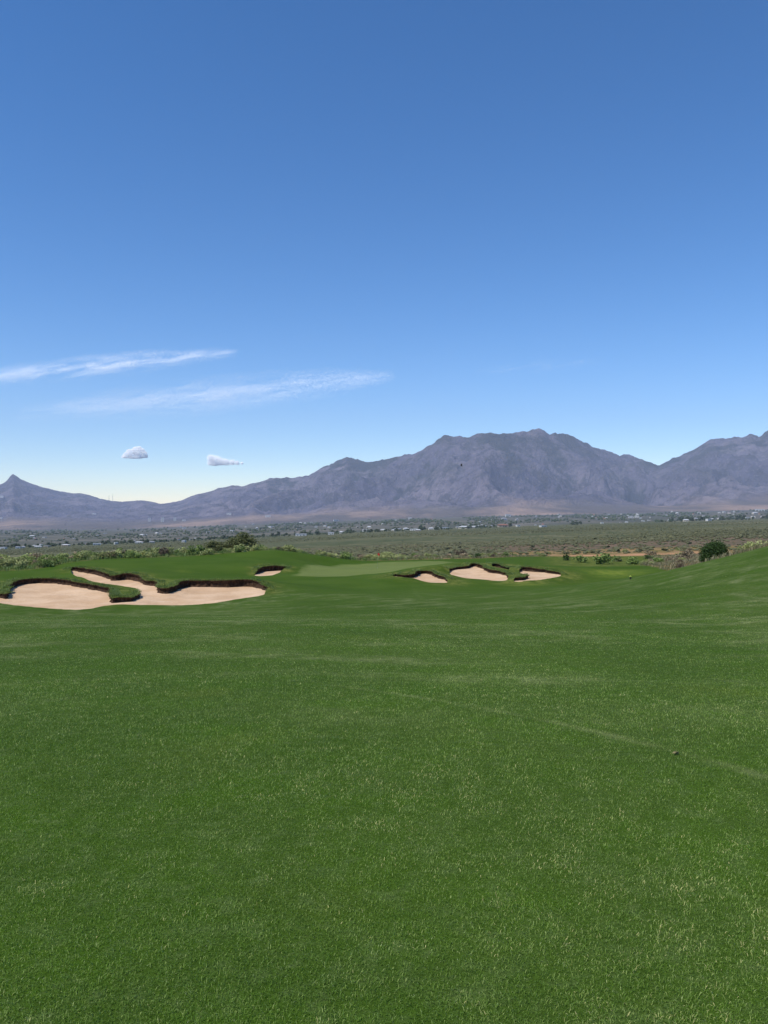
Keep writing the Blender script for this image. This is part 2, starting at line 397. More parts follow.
# finer points round the bunkers
for b in BUNKERS:
    lo = b['D'][:, :2].min(0)-1.5; hi = b['D'][:, :2].max(0)+1.5
    st = .45
    for xx in np.arange(lo[0], hi[0], st):
        for yy in np.arange(lo[1], hi[1], st): G.append((xx+random.uniform(-.1, .1), yy+random.uniform(-.1, .1)))
G = np.array(G)
keep = np.ones(len(G), bool)
for b in BUNKERS: keep &= dist_poly(G[:, 0], G[:, 1], b['D'][:, :2]) > .13
G = G[keep]
pts = [Vector(g) for g in G]; edges = []
for b in BUNKERS:
    s = len(pts); D = b['D']; m = len(D)
    pts += [Vector((d[0], d[1])) for d in D]; edges += [(s+i, s+(i+1) % m) for i in range(m)]
vo, eo, fo, ov, oe, of = delaunay_2d_cdt(pts, edges, [], 0, 1e-4)
V2 = np.array([(v[0], v[1]) for v in vo]); T = np.array([f for f in fo if len(f) == 3])
cen = V2[T].mean(1)
inside = np.full(len(T), -1)
for k, b in enumerate(BUNKERS): inside[inpoly(cen[:, 0], cen[:, 1], b['D'][:, :2])] = k
ground_z = H(V2[:, 0], V2[:, 1])
def native_fields(x, y):
    ins = inpoly(x, y, TURF); d = dist_poly(x, y, TURF)
    nat = np.where(ins, .5-np.minimum(d, 3)/3*.5, .5+np.minimum(d, 3)/3*.5)
    px = CX+F*x/np.maximum(y, 1)
    lush = 1-smooth01(330, 480, px); lush = np.where(y < 0, 0, lush)
    dirt = smooth01(2.5, 1, np.abs(y-(182+4*np.sin(x*.08)))/8+.7)*smooth01(545, 575, px)*smooth01(720, 700, px)
    return nat, lush, dirt
def make_ground():
    t = T[inside < 0]; used, inv = np.unique(t, return_inverse=True); t = inv.reshape(-1, 3)
    x, y = V2[used, 0], V2[used, 1]; z = ground_z[used]
    o = mesh_obj('fairway_ground', np.stack([x, y, z], 1), t, M_TURF, smooth=True)
    nat, lush, dirt = native_fields(x, y)
    attr(o, 'native', nat); attr(o, 'lush', lush); attr(o, 'dirt', dirt)
    gi = inpoly(x, y, GREEN); gd = dist_poly(x, y, GREEN)
    attr(o, 'green', np.where(gi, smooth01(0, .35, gd), 0))
    attr(o, 'far', smooth01(62, 76, y))
    px = CX+F*x/np.maximum(y, 1)
    row = HR+F*(EYE-z)/np.maximum(y, 1)
    yl = np.exp(-((px-522)/18)**2-((row-583.5)/1.6)**2)*1.+np.exp(-((px-613)/26)**2-((y-87)/3.)**2)*.9+.35*np.exp(-((px-183)/8)**2-((y-87)/2)**2)
    attr(o, 'yellow', np.where(y > 60, np.clip(yl, 0, 1), 0))
    rg = np.zeros(len(x))
    for b in BUNKERS:
        D = b['D']; dd = np.full(len(x), 1e9)
        for d in D[D[:, 3] > .5][::3]: dd = np.minimum(dd, np.hypot(x-d[0], (y-d[1])*.6))
        rg = np.maximum(rg, smooth01(3.4 if b['P'][0, 0] > 0 else 1.8, .3, dd)*.85)
    rg = np.maximum(rg, .75*smooth01(96, 104, y)*smooth01(535, 560, px))
    attr(o, 'rough', rg)
    return tag(o, kind='structure')
make_ground()
def sand_z(b, x, y): return b['plane'][0]+b['plane'][2]*(y-b['plane'][1])
def blades(P, N, length, width, lean, tint, rand, droop=.5, dirs=None):
    """P (n,3) roots, returns verts, quad/tri faces as tri array, tint per vertex"""
    n = len(P); a = rand.uniform(0, 2*np.pi, n)
    side = np.stack([np.cos(a), np.sin(a), np.zeros(n)], 1)
    ld = rand.uniform(0, 2*np.pi, n) if dirs is None else dirs
    l = lean*rand.uniform(.2, 1, n); L = length*rand.uniform(.55, 1.15, n); wd = width*rand.uniform(.6, 1.2, n)
    ldv = np.stack([np.cos(ld), np.sin(ld), np.zeros(n)], 1)
    up = np.zeros((n, 3)); up[:, 2] = 1
    mid = P+(up*np.cos(l*.5)[:, None]+ldv*np.sin(l*.5)[:, None])*(L*.55)[:, None]
    l2 = l+droop*rand.uniform(.3, 1, n)
    tip = mid+(up*np.cos(l2)[:, None]+ldv*np.sin(l2)[:, None])*(L*.45)[:, None]
    h = side*(wd*.5)[:, None]
    V = np.stack([P-h, P+h, mid-h*.8, mid+h*.8, tip], 1).reshape(-1, 3)
    base = (np.arange(n)*5)[:, None]
    Fc = np.concatenate([base+[0, 1, 3], base+[0, 3, 2], base+[2, 3, 4]], 1).reshape(-1, 3)
    return V, Fc, np.repeat(tint, 5)
for k, b in enumerate(BUNKERS):
    t = T[inside == k]; used, inv = np.unique(t, return_inverse=True)
    D = b['D']; root_xy = D[:, :2].mean(0); z0 = sand_z(b, *root_xy)
    root = empty('sand_bunker', (root_xy[0], root_xy[1], z0)); o3 = np.array([root_xy[0], root_xy[1], z0])
    tag(root, b['label'], 'golf bunker', 'sand bunkers cut into the turf')
    x, y = V2[used, 0], V2[used, 1]
    nz = np.array([noise.noise(Vector((a*.35, c*.35, 3)))*.10+noise.noise(Vector((a*1.3, c*1.3, 8)))*.03 for a, c in zip(x, y)])
    dd = dist_poly(x, y, D[:, :2])
    z = sand_z(b, x, y)-.16*smooth01(.0, 1.8, dd)+nz*smooth01(0, .8, dd)
    if k == 5:
        s = mesh_obj('grassy_floor', np.stack([x, y, z], 1)-o3, inv.reshape(-1, 3), M_TURF, root, True)
        attr(s, 'rough', np.ones(len(x)))
    else:
        s = mesh_obj('sand', np.stack([x, y, z], 1)-o3, inv.reshape(-1, 3), M_SAND, root, True)
    # lip wall
    m = len(D); zt = H(D[:, 0], D[:, 1]); zb = sand_z(b, D[:, 0], D[:, 1])-.05
    area = 0.5*np.sum(D[:, 0]*np.roll(D[:, 1], -1)-np.roll(D[:, 0], -1)*D[:, 1]); sg = 1 if area > 0 else -1
    tg = np.roll(D[:, :2], -1, 0)-np.roll(D[:, :2], 1, 0); tg /= np.linalg.norm(tg, axis=1)[:, None]+1e-9
    outn = np.stack([tg[:, 1], -tg[:, 0]], 1)*sg
    rings = []
    for f, off in ((1.0, 0.0), (.86, .0), (.8, .10), (.5, .14), (.22, .08), (0., -.02)):
        wob = np.array([noise.noise(Vector((d[0]*2.3, d[1]*2.3, f*4+k))) for d in D])*.07*(0 if f in (1.0,) else 1)
        o_ = (off+wob)*D[:, 3]
        rings.append(np.stack([D[:, 0]+outn[:, 0]*o_, D[:, 1]+outn[:, 1]*o_, zb+(zt-zb)*f], 1))
    V = np.concatenate(rings); Fc = []
    for r in range(len(rings)-1):
        for i in range(m): j = (i+1) % m; Fc.append((r*m+i, r*m+j, (r+1)*m+j, (r+1)*m+i))
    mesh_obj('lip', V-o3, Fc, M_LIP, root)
    # ragged turf fringe on the lip
    bk = D[D[:, 3] > .45]; on = outn[D[:, 3] > .45]; zz = zt[D[:, 3] > .45]
    idx = rng.integers(0, len(bk), len(bk)*24); r = rng.uniform(-.05, .7, len(idx))**1.0
    P = np.stack([bk[idx, 0]+on[idx, 0]*r+rng.normal(0, .08, len(idx)), bk[idx, 1]+on[idx, 1]*r+rng.normal(0, .08, len(idx)), zz[idx]-.01], 1)
    P[:, 2] = H(P[:, 0], P[:, 1])-.02
    clump = np.array([noise.noise(Vector((a*1.5, c*1.5, 2))) for a, c in P[:, :2]])
    L = .11+.34*np.clip(clump+.2, 0, 1)
    inw = np.arctan2(-on[idx, 1], -on[idx, 0])+rng.normal(0, .8, len(idx))
    vv, ff, tt = blades(P, None, L, .035, .9, np.clip(.45+clump*.6+rng.normal(0, .2, len(P)), 0, 1), rng, .9, inw)
    fo_ = tag(mesh_obj('grass_fringe', vv-o3, ff, M_RBLADE, root), kind='stuff'); attr(fo_, 'tint', tt)

# ------------------------------------------------------------------ near turf blades
def near_grass():
    y0, y1 = 1.9, 54.
    N = 900000
    # density per m2 ~ y^-2, width ~ y  =>  y log-uniform
    y = y0*np.exp(rng.uniform(0, 1, N)*math.log(y1/y0))
    y = y+0*y; x = rng.uniform(-1, 1, N)*(.53*y+.5)
    kp = rng.uniform(0, 1, N) > smooth01(22, 54, y)*.97; x, y = x[kp], y[kp]; N = len(x)
    z = Hturf(x, y)-.003
    P = np.stack([x, y, z], 1)
    grow = np.maximum(1, y/4.5)**.92
    fade = 1-.35*smooth01(15, 40, y)
    lat = np.array([.20*noise.noise(Vector((a*.4, c*.3, 0)))+.22*noise.noise(Vector((a*5., c*4., 7))) for a, c in zip(x, y)])
    tint = np.clip(rng.beta(2.0, 2.0, N)+lat, 0, 1)
    V, Fc, tt = blades(P, None, .0205*(1+.6*lat)*fade*np.minimum(grow, 1.25), .0023*grow, 1.4, tint, rng, .7)
    o = mesh_obj('fairway_grass', V, Fc, M_BLADE); attr(o, 'tint', tt)
    tag(o, 'short mown green fairway grass in the foreground', 'grass', kind='stuff')
near_grass()

# ------------------------------------------------------------------ plain and mountains
def m_plain():
    k = NT('desert_plain'); p = k.pos()
    a = k.noise(p, .012, 5, .6); b = k.noise(p, .09, 5, .75); d = k.noise(k.mapping(p, (1, .35, 1)), .004, 4, .6)
    c = k.mix(k.ramp(a, .38, .62), (.088, .096, .048), (.135, .128, .068))
    c = k.mix(k.ramp(b, .45, .62, 0, .85), c, (.045, .062, .026))
    c = k.mix(k.ramp(b, .42, .28, 0, .6), c, (.27, .22, .13))
    c = k.mix(k.ramp(d, .56, .68, 0, .5), c, (.24, .20, .12))
    sep = k.n('ShaderNodeSeparateXYZ'); k.l(p, sep.inputs[0])
    c2 = k.mix(k.ramp(k.noise(p, .25, 4, .7), .4, .6), (.17, .11, .07), (.10, .085, .05))
    c = k.mix(k.ramp(sep.outputs[1], 380, 300, 0, .95), c, c2)
    tw = k.mix(k.ramp(k.noise(p, .006, 5, .75), .42, .66), (.07, .075, .055), (.17, .15, .12))
    c = k.mix(k.attr('town'), c, tw)
    return k.done(k.bsdf(c, .95, .05))
def grid_mesh(name, pxs, yv, zfun, mat, skirt=False):
    PX, Y = np.meshgrid(pxs, yv); Xx = (PX-CX)/F*Y; Zz = zfun(PX, Xx, Y)
    if skirt: Zz[0] -= 2.
    V = np.stack([Xx, Y, Zz], -1).reshape(-1, 3); r, c = PX.shape
    i = np.arange((r-1)*c).reshape(r-1, c)[:, :-1].ravel()
    Fc = np.stack([i, i+1, i+c+1, i+c], 1)
    return mesh_obj(name, V, Fc, mat, smooth=True), PX, Xx, Y, Zz
pyv = np.concatenate([[219.9], np.geomspace(220, D_F, 150)])
def zpl(PX, Xx, Y):
    und = np.sin(Xx*.011+Y*.004)*.3+np.sin(Xx*.004-Y*.009)*.5
    return Hplain(Xx, Y)+und*smooth01(220, 400, Y)*np.clip((900-Y)/500, 0, 1)
op, PX, Xx, Y, Zz = grid_mesh('desert_plain', np.linspace(-330, 1100, 300), pyv, zpl, m_plain(), True)
attr(op, 'town', smooth01(0, 200, Y.ravel()-np.interp(PX.ravel(), PXK, D_E)))
tag(op, kind='structure')

SKY = [(-330, 470), (-200, 462), (-120, 480), (-50, 478), (-20, 486), (0, 484), (6, 480.7), (10, 475), (13, 472.5), (16, 475), (20, 478.5), (33, 484), (60, 491), (75, 492.5), (87, 493.5), (100, 498.5), (110, 500.7), (121, 501.6), (133, 500.7), (143, 500), (152, 501.6), (160, 503.5),
       (170, 502.4), (181, 500.7), (190, 496.4), (197, 493.5), (206, 492), (217, 489), (233, 484.5), (242, 486), (252, 481.7), (260, 481), (269, 476.5), (290, 476.5), (309, 476), (315, 471), (321, 466), (328, 463), (336, 458.5), (346, 454.3),
       (352, 455), (359, 457.3), (373, 460), (385, 457), (399, 455), (408, 452.8), (416, 452.3), (425, 447), (433, 441.7), (444, 435), (453, 437.3), (460, 436.4), (469, 436.7), (478, 434.5), (486, 433.3), (500, 433.6), (512, 432.7),
       (520, 430.8), (527, 430.7), (533, 428.5), (539, 426.7), (544, 428.6), (550, 432.3), (558, 431.6), (565, 432.7), (579, 439.3), (595, 447.3), (608, 451), (620, 455), (625, 453.6), (629, 453.3), (642, 457.3), (650, 461), (659, 463.3),
       (667, 459), (675, 456), (685, 451.5), (695, 447.3), (706, 440), (715, 436.7), (722, 437.6), (729, 436.7), (737, 436.5), (745, 435), (752, 432.7), (759, 434), (768, 426.7), (790, 420), (830, 428), (900, 410), (980, 430), (1100, 425)]
SKYP = [s[0] for s in SKY]; SKYR = [s[1] for s in SKY]
mpx = np.linspace(-330, 1100, 760); mt = np.linspace(0, 1.12, 200)
MT, MP = np.meshgrid(mt, mpx, indexing='ij')
yr = 12600+900*np.sin(MP*.008+1.)+500*np.sin(MP*.023)
MY = D_F+(yr-D_F)*MT
MX = (MP-CX)/F*MY
zM = EYE-(np.interp(MP, PXK, M_ROW)-HR)/F*D_F
zR = EYE-(np.interp(MP, SKYP, SKYR)-HR)/F*yr
# base profile seen from the plain: gentle bajada, then steepening flanks
g = np.where(MT < 1, .22*MT+.78*np.clip((MT-.22)/.78, 0, 1)**1.45, 1-(MT-1)*1.6)
nz = np.zeros(MX.shape); wz = np.zeros(MX.shape); nf = np.zeros(MX.shape)
flat = nz.ravel(); fw = wz.ravel(); ff2 = nf.ravel(); fx = MX.ravel(); fy = MY.ravel()
for i in range(len(flat)):
    a = fx[i]*.001; c = fy[i]*.001
    wx = noise.noise(Vector((a*.55, c*.55, 5.)))*.9; wy = noise.noise(Vector((a*.55, c*.55, 15.)))*.9
    s = 0.; amp = 1.; fr = .85
    for o_ in range(5):
        v = 1-abs(noise.noise(Vector(((a+wx)*fr, (c+wy)*fr*(.5 if o_ < 2 else .8), 20.+o_*7))))*2.2
        s += amp*max(v, -.5); amp *= .52; fr *= 2.05
    flat[i] = s
    ff2[i] = noise.noise(Vector((a*9, c*5, 2.)))*.5+noise.noise(Vector((a*21, c*12, 4.)))*.3
rng_h = (zR-zM)
nzn = (nz-1.6)/1.2
env = smooth01(.16, .5, MT)*np.clip(1-np.abs(MT-.62)/.42, 0, 1)
rel = nzn*env*.42*rng_h
rel += (nf*64)*smooth01(.25, .6, MT)*np.where(MT < 1, smooth01(1.0, .9, MT)*.8+.2, 1)*np.clip(rng_h/900, .2, 1)
MZ = zM+rng_h*g+rel
# keep front slopes under the skyline
lim = EYE+(zR-EYE)*MY/yr-8*(1-MT)*10
MZ = np.where((MT < .97), np.minimum(MZ, lim), MZ)
def m_mount():
    k = NT('mountain_rock_haze_tint'); p = k.pos()
    a = k.noise(p, .0008, 6, .65); b = k.noise(p, .004, 6, .7, .5); fz = k.noise(p, .02, 4, .7)
    c = k.mix(k.ramp(a, .4, .62), (.120, .108, .145), (.225, .190, .215))  # purplish rock, with extra haze blue painted into both colours
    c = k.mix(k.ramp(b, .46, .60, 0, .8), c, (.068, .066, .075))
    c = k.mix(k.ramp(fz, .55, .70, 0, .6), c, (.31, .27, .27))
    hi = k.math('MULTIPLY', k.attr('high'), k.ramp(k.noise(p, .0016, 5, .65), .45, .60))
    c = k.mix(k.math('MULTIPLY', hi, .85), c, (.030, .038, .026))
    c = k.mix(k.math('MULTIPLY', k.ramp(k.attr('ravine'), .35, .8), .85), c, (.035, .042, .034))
    low = k.mix(k.ramp(k.noise(k.mapping(p, (1, .4, 1)), .0011, 4, .6), .42, .66), (.16, .135, .115), (.42, .29, .215))
    c = k.mix(k.attr('low'), c, low)
    hb = k.math('ADD', k.noise(k.mapping(p, (1, .5, 1)), .0035, 7, .72, .6), k.math('MULTIPLY', fz, .3))
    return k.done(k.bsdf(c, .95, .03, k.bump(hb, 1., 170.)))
V = np.stack([MX, MY, MZ], -1).reshape(-1, 3); r, c = MX.shape
i = np.arange((r-1)*c).reshape(r-1, c)[:, :-1].ravel()
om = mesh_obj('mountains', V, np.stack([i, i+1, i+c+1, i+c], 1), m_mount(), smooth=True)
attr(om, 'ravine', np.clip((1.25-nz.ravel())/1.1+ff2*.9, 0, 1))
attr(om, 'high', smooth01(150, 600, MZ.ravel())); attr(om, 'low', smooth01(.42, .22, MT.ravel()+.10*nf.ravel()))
tag(om, kind='structure')
def mount_pt(px, row):
    """world point on the visible face of the mountain sheet at this direction"""
    j = int(np.argmin(abs(mpx-px))); rows = HR-F*(MZ[:, j]-EYE)/MY[:, j]
    i = int(np.argmin(abs(rows[:150]-row))); return MX[i, j]+(px-mpx[j])/F*MY[i, j], MY[i, j], MZ[i, j]

LANDM = [(-400, 'at the far left edge'), (30, 'above the largest bunker left half'), (110, 'above the largest bunker right half'), (195, 'near the ridge bushes'), (262, 'right of the ridge bushes'),
         (330, 'above the flag'), (400, 'above the leftmost of three bunkers'), (446, 'above the middle of three bunkers'), (508, 'above the rightmost of three bunkers'), (562, 'above the native patch'), (625, 'left of the round bush'), (690, 'above the round bush'), (735, 'at the right edge')]
def landmark(px): return [t for a, t in LANDM if px >= a][-1]
# ------------------------------------------------------------------ foliage
def ico(sub=1):
    t = (1+5**.5)/2
    v = [(-1, t, 0), (1, t, 0), (-1, -t, 0), (1, -t, 0), (0, -1, t), (0, 1, t), (0, -1, -t), (0, 1, -t), (t, 0, -1), (t, 0, 1), (-t, 0, -1), (-t, 0, 1)]
    f = [(0, 11, 5), (0, 5, 1), (0, 1, 7), (0, 7, 10), (0, 10, 11), (1, 5, 9), (5, 11, 4), (11, 10, 2), (10, 7, 6), (7, 1, 8), (3, 9, 4), (3, 4, 2), (3, 2, 6), (3, 6, 8), (3, 8, 9), (4, 9, 5), (2, 4, 11), (6, 2, 10), (8, 6, 7), (9, 8, 1)]
    v = np.array(v, float); v /= np.linalg.norm(v[0]); return v, np.array(f)
ICO = ico()
def leaf_mat(name, c0, c1, trans=.25):
    k = NT(name); a = k.attr('tint'); oi = k.n('ShaderNodeObjectInfo').outputs['Random']
    c = k.mix(a, c0, c1); c = k.mix(k.ramp(oi, 0, 1, 0, .3), c, tuple(v*1.5 for v in c1))
    return k.done(k.leafy(c, trans, .2, .6))
LM = dict(town=leaf_mat('leaf_town', (.045, .068, .032), (.10, .125, .06)), mesquite=leaf_mat('leaf_mesquite', (.055, .07, .024), (.19, .20, .075)), dense=leaf_mat('leaf_dense', (.016, .036, .009), (.05, .088, .02)), green=leaf_mat('leaf_green', (.08, .13, .03), (.22, .29, .08)),
          dark=leaf_mat('leaf_dark', (.03, .06, .014), (.075, .125, .03)),
          olive=leaf_mat('leaf_olive', (.12, .145, .05), (.30, .32, .12)),
          pale=leaf_mat('leaf_pale', (.17, .21, .06), (.42, .44, .18)),
          dry=leaf_mat('leaf_dry', (.15, .12, .07), (.36, .29, .18)),
          brown=leaf_mat('leaf_brown', (.06, .045, .03), (.16, .12, .08)),
          desert=leaf_mat('leaf_desert', (.078, .086, .038), (.170, .165, .08)))
M_BARK = plain_mat('bark', (.10, .075, .05), .95, .1, .4, 6)
def crown_mesh(name, mat, seed, nclump=14, leaves=1800, leaf=.09, flat=.75, upright=.3):
    """unit crown: about 1 m wide (radius .5) and `flat` m tall, root at z=0"""
    rd = np.random.default_rng(seed); C = []
    for i in range(nclump):
        a = rd.uniform(0, 6.283); r = .37*rd.uniform(0, 1)**.5*(1 if i else 0); zz = rd.uniform(.09, .74)*flat*(1-.38*(r/.37)**2)
        C.append((math.cos(a)*r, math.sin(a)*r, zz, rd.uniform(.12, .21)))
    C = np.array(C); k = rd.integers(0, nclump, leaves)
    d = rd.normal(size=(leaves, 3)); d /= np.linalg.norm(d, axis=1)[:, None]
    rad = C[k, 3]*(rd.uniform(.35, 1.1, leaves)**.6)
    P = C[k, :3]+d*rad[:, None]; P[:, 2] = np.abs(P[:, 2])*1.0
    n1 = rd.normal(size=(leaves, 3)); n1 += d*.8; n1[:, 2] += upright; n1 /= np.linalg.norm(n1, axis=1)[:, None]
    t = np.cross(n1, rd.normal(size=(leaves, 3))); t /= np.linalg.norm(t, axis=1)[:, None]; bb = np.cross(n1, t)
    s = leaf*rd.uniform(.5, 1.2, leaves)[:, None]
    V = np.stack([P-t*s*.5, P+bb*s*.28, P+t*s*.5, P-bb*s*.28], 1).reshape(-1, 3)
    Fc = np.arange(leaves*4).reshape(-1, 4)
    tint = np.clip(rd.uniform(0, 1, nclump)[k]*.5+rd.uniform(0, .6, leaves), 0, 1)
    me = mesh_obj(name, V, Fc, mat); attr(me, 'tint', np.repeat(tint, 4)); m = me.data; bpy.data.objects.remove(me); return m
def stem_mesh(name, seed, h=.55, n=5, r0=.03, spread=.3):
    rd = np.random.default_rng(seed); V = []; Fc = []
    for s in range(n):
        a = rd.uniform(0, 6.28); rr = rd.uniform(.3, 1)*spread; pts_ = []
        for q in range(5):
            f = q/4; pts_.append((math.cos(a)*rr*f**1.3+rd.normal(0, .012), math.sin(a)*rr*f**1.3+rd.normal(0, .012), h*f-.06*(q == 0)))
        for q, p in enumerate(pts_):
            rad = r0*(1-.75*q/4)
            for e in range(6): V.append((p[0]+math.cos(e*1.047)*rad, p[1]+math.sin(e*1.047)*rad, p[2]))
        b0 = s*30
        for q in range(4):
            for e in range(6): Fc.append((b0+q*6+e, b0+q*6+(e+1) % 6, b0+q*6+6+(e+1) % 6, b0+q*6+6+e))
        Fc.append(tuple(b0+24+e for e in range(6)))
    me = bpy.data.meshes.new(name); me.from_pydata(V, [], Fc); me.materials.append(M_BARK); return me
def simple(name, me, loc, s, rz=0, parent=None):
    o = bpy.data.objects.new(name, me); col.objects.link(o); o.location = loc; o.scale = s; o.rotation_euler.z = rz
    if parent: o.parent = parent
    return o
# two large bushes and the round bush by the crest: crown and trunk
def big_bush(name, px, base, wpx, hpx, y, kind, label, cat='bush', seed=1, leaves=5000, leaf=.055, nclump=26, group=None, flat=.75, z=None):
    x = X(px, y); z = float(H(x, y)) if z is None else z
    root = empty(name, (x, y, z), seed*1.3)
    w_ = wpx/F*y; h_ = hpx/F*y
    cr = crown_mesh('crown', LM[kind], seed, nclump, leaves, leaf, 1.0)
    simple('crown', cr, (0, 0, 0), (w_*1.16, w_*1.16, h_*1.12), 0, root)
    simple('trunk', stem_mesh('trunk', seed, .6, 6, .022, .22), (0, 0, 0), (w_, w_, h_), 0, root)
    tag(root, label, cat, group); return root
def gz(px, y): return float(H(X(px, y), y))
def hpx_for(px, y, toprow): return (HR+F*(EYE-gz(px, y))/y)-toprow
big_bush('round_bush', 714, 561, 26, hpx_for(713.5, 66, 538.5), 66, 'dense', 'large dark green rounded bush standing alone on the right crest of the fairway', seed=3, leaves=16000, leaf=.055, nclump=110)
big_bush('ridge_bush', 243, 552, 40, hpx_for(244, 124, 531), 124, 'mesquite', 'widest olive green bush on the ridge behind the small bunker', seed=4, leaves=6000, leaf=.06, nclump=34, group='ridge bushes')
big_bush('ridge_bush', 217, 553, 23, hpx_for(217, 122, 537), 122, 'mesquite', 'rounded mid-sized bush just left of the widest bush on the ridge', seed=5, leaves=3500, leaf=.08, nclump=20, group='ridge bushes')
big_bush('ridge_bush', 203, 555, 9, hpx_for(203, 117, 547.0), 117, 'dark', 'small dark bush in front and left of the two larger ridge bushes', seed=6, leaves=1500, leaf=.11, group='ridge bushes')
big_bush('mound_scrub', 388, 561, 40, hpx_for(392, 128, 551), 128, 'pale', 'low wide yellowish green scrub clump behind the green beside the flag', seed=7, leaves=4500, leaf=.06, nclump=30)
big_bush('bare_shrub', 460, 556, 15, hpx_for(460, 165, 546.5), 165, 'brown', 'greyish brown bare shrub beyond the green, left of the three bunkers', seed=8, leaves=1500, leaf=.07, nclump=16)
big_bush('tall_dry_shrub', 757, 546, 26, hpx_for(757, 84, 534), 84, 'pale', 'tall pale dry shrub at the right edge above the crest', seed=9, leaves=3200, leaf=.07, nclump=22)
big_bush('crest_shrub', 741, 549, 15, hpx_for(741, 78, 541.5), 78, 'olive', 'small olive shrub between the round bush and the tall dry shrub', seed=10, leaves=1600, leaf=.09)

SHR = {k: [crown_mesh('shrub_'+k, LM[k], 30+i*7+len(k), 12, 620, .13, .8) for i in range(3)] for k in ('green', 'olive', 'pale', 'dry', 'brown', 'dark')}
def shrub(name, kind, x, y, wd, ht, label, group):
    o = simple(name, random.choice(SHR[kind]), (x, y, float(H(x, y))-.05), (wd*1.15, wd*1.15, ht*1.2), random.uniform(0, 6.28))
    return tag(o, label, 'shrub', group)
KN = dict(green='leafy green', olive='olive green', pale='pale yellow-green', dry='dry straw-coloured', brown='brownish', dark='dark green')
# shrubs of the native patch right of the bunkers
for px, row, y, wpx, kind, lb in [
  (566, 0, 125, 10, 'dark', 'round dark green shrub just right of the rightmost bunker, leftmost of the patch'), (580, 0, 118, 12, 'green', 'second green shrub from the left in the patch beyond the rightmost bunker'),
  (605, 0, 112, 18, 'green', 'broad leafy green shrub in the middle of the patch between bunker and round bush'), (632, 0, 108, 13, 'green', 'green shrub right of the broad leafy one in the native patch'),
  (648.5, 0, 128, 8, 'dark', 'small dark shrub at the back of the native patch'), (658, 0, 102, 12, 'green', 'green shrub at the front right of the native patch'),
  (644, 0, 104, 8, 'olive', 'small olive shrub wedged between two green ones in the native patch'), (672, 0, 112, 10, 'dry', 'dry straw-coloured shrub left of the round bush'),
  (684, 0, 118, 14, 'dry', 'broad dry shrub immediately left of the round bush'), (690, 0, 150, 12, 'dry', 'dry shrub on the dirt strip behind the round bush'),
  (651, 0, 168, 10, 'dry', 'single pale dry shrub beside the dirt strip near the plain'), (618, 0, 120, 9, 'olive', 'low olive shrub behind the broad leafy one')]:
    wd = wpx/F*y*1.25; shrub('native_shrub', kind, X(px, y), y, wd, wd*.62, lb, 'shrubs of the native patch')
# ridge scrub on the left
for i in range(360):
    px = random.uniform(-50, 350); y = random.uniform(106, 128)+(0 if px > 60 else -14)
    x = X(px, y)
    if inpoly(np.array([x]), np.array([y]), TURF)[0]: continue
    kind = random.choices(['pale', 'olive', 'green', 'dry', 'dark', 'brown'], [6, 5, 5, 1.2, 1, .6])[0]
    wd = random.uniform(.8, 2.1)
    where = 'left of the largest bunker' if px < 60 else 'behind the largest bunker' if px < 200 else 'left of the green'
    shrub('ridge_shrub', kind, x, y, wd, wd*random.uniform(.55, .85), f'{"large" if wd > 1.6 else "middling" if wd > 1.2 else "small"} {KN[kind]} shrub on the ridge {where}', f'{KN[kind]} shrubs on the ridge {where}')
for i in range(110):
    px = random.uniform(352, 545); y = random.uniform(124, 176); x = X(px, y)
    if inpoly(np.array([x]), np.array([y]), TURF)[0]: continue
    kind = random.choices(['olive', 'green', 'dry', 'brown', 'pale', 'dark'], [4, 2, 2, 3, 2, 2])[0]; wd = random.uniform(.7, 1.9)
    shrub('scrub_shrub', kind, x, y, wd, wd*.6, f'{"large" if wd > 1.3 else "small"} {KN[kind]} shrub in the scrub beyond the green', f'{KN[kind]} shrubs beyond the green')
for i in range(60):
    px = random.uniform(640, 830); y = random.uniform(66, 150); x = X(px, y)
    if inpoly(np.array([x]), np.array([y]), TURF)[0]: continue
    kind = random.choices(['dry', 'pale', 'olive', 'brown'], [5, 3, 3, 1])[0]; wd = random.uniform(.6, 1.6)
    shrub('crest_scrub', kind, x, y, wd, wd*.6, f'{"large" if wd > 1.1 else "small"} {KN[kind]} shrub on dry ground beyond the right crest', f'{KN[kind]} shrubs beyond the right crest')

# dry and green rough grass outside the mown turf
def rough_grass():
    N = 26000; px = rng.uniform(-120, 880, N); y = rng.uniform(60, 165, N); x = (px-CX)/F*y
    nat, lush, dirt = native_fields(x, y)
    keep = (nat > .45) & (dirt < .3) & ((px < 540) | (y < 150)) & (rng.uniform(0, 1, N) < .9)
    for b in BUNKERS: keep &= ~inpoly(x, y, b['D'][:, :2])
    x, y, lush = x[keep], y[keep], lush[keep]
    for nm, sel, mat, lb in (('rough_grass', rng.uniform(0, 1, len(x)) < lush*.95, M_RBLADE, 'green rough grass growing on the ridge behind the bunkers'),
                             ('dry_grass', None, M_DBLADE, 'dry yellow grass tufts beyond the mown turf on the right')):
        if nm == 'rough_grass': S = sel; xs, ys_ = x[sel], y[sel]
        else: xs, ys_ = x[~S], y[~S]
        q = 7; P = np.repeat(np.stack([xs, ys_], 1), q, 0)+rng.normal(0, .16, (len(xs)*q, 2))
        z = H(P[:, 0], P[:, 1])-.02
        V, Fc, tt = blades(np.column_stack([P, z]), None, .48, .07, .6, rng.uniform(0, 1, len(P)), rng, .6)
        o = mesh_obj(nm, V, Fc, mat); attr(o, 'tint', tt); tag(o, lb, 'grass', kind='stuff')
rough_grass()

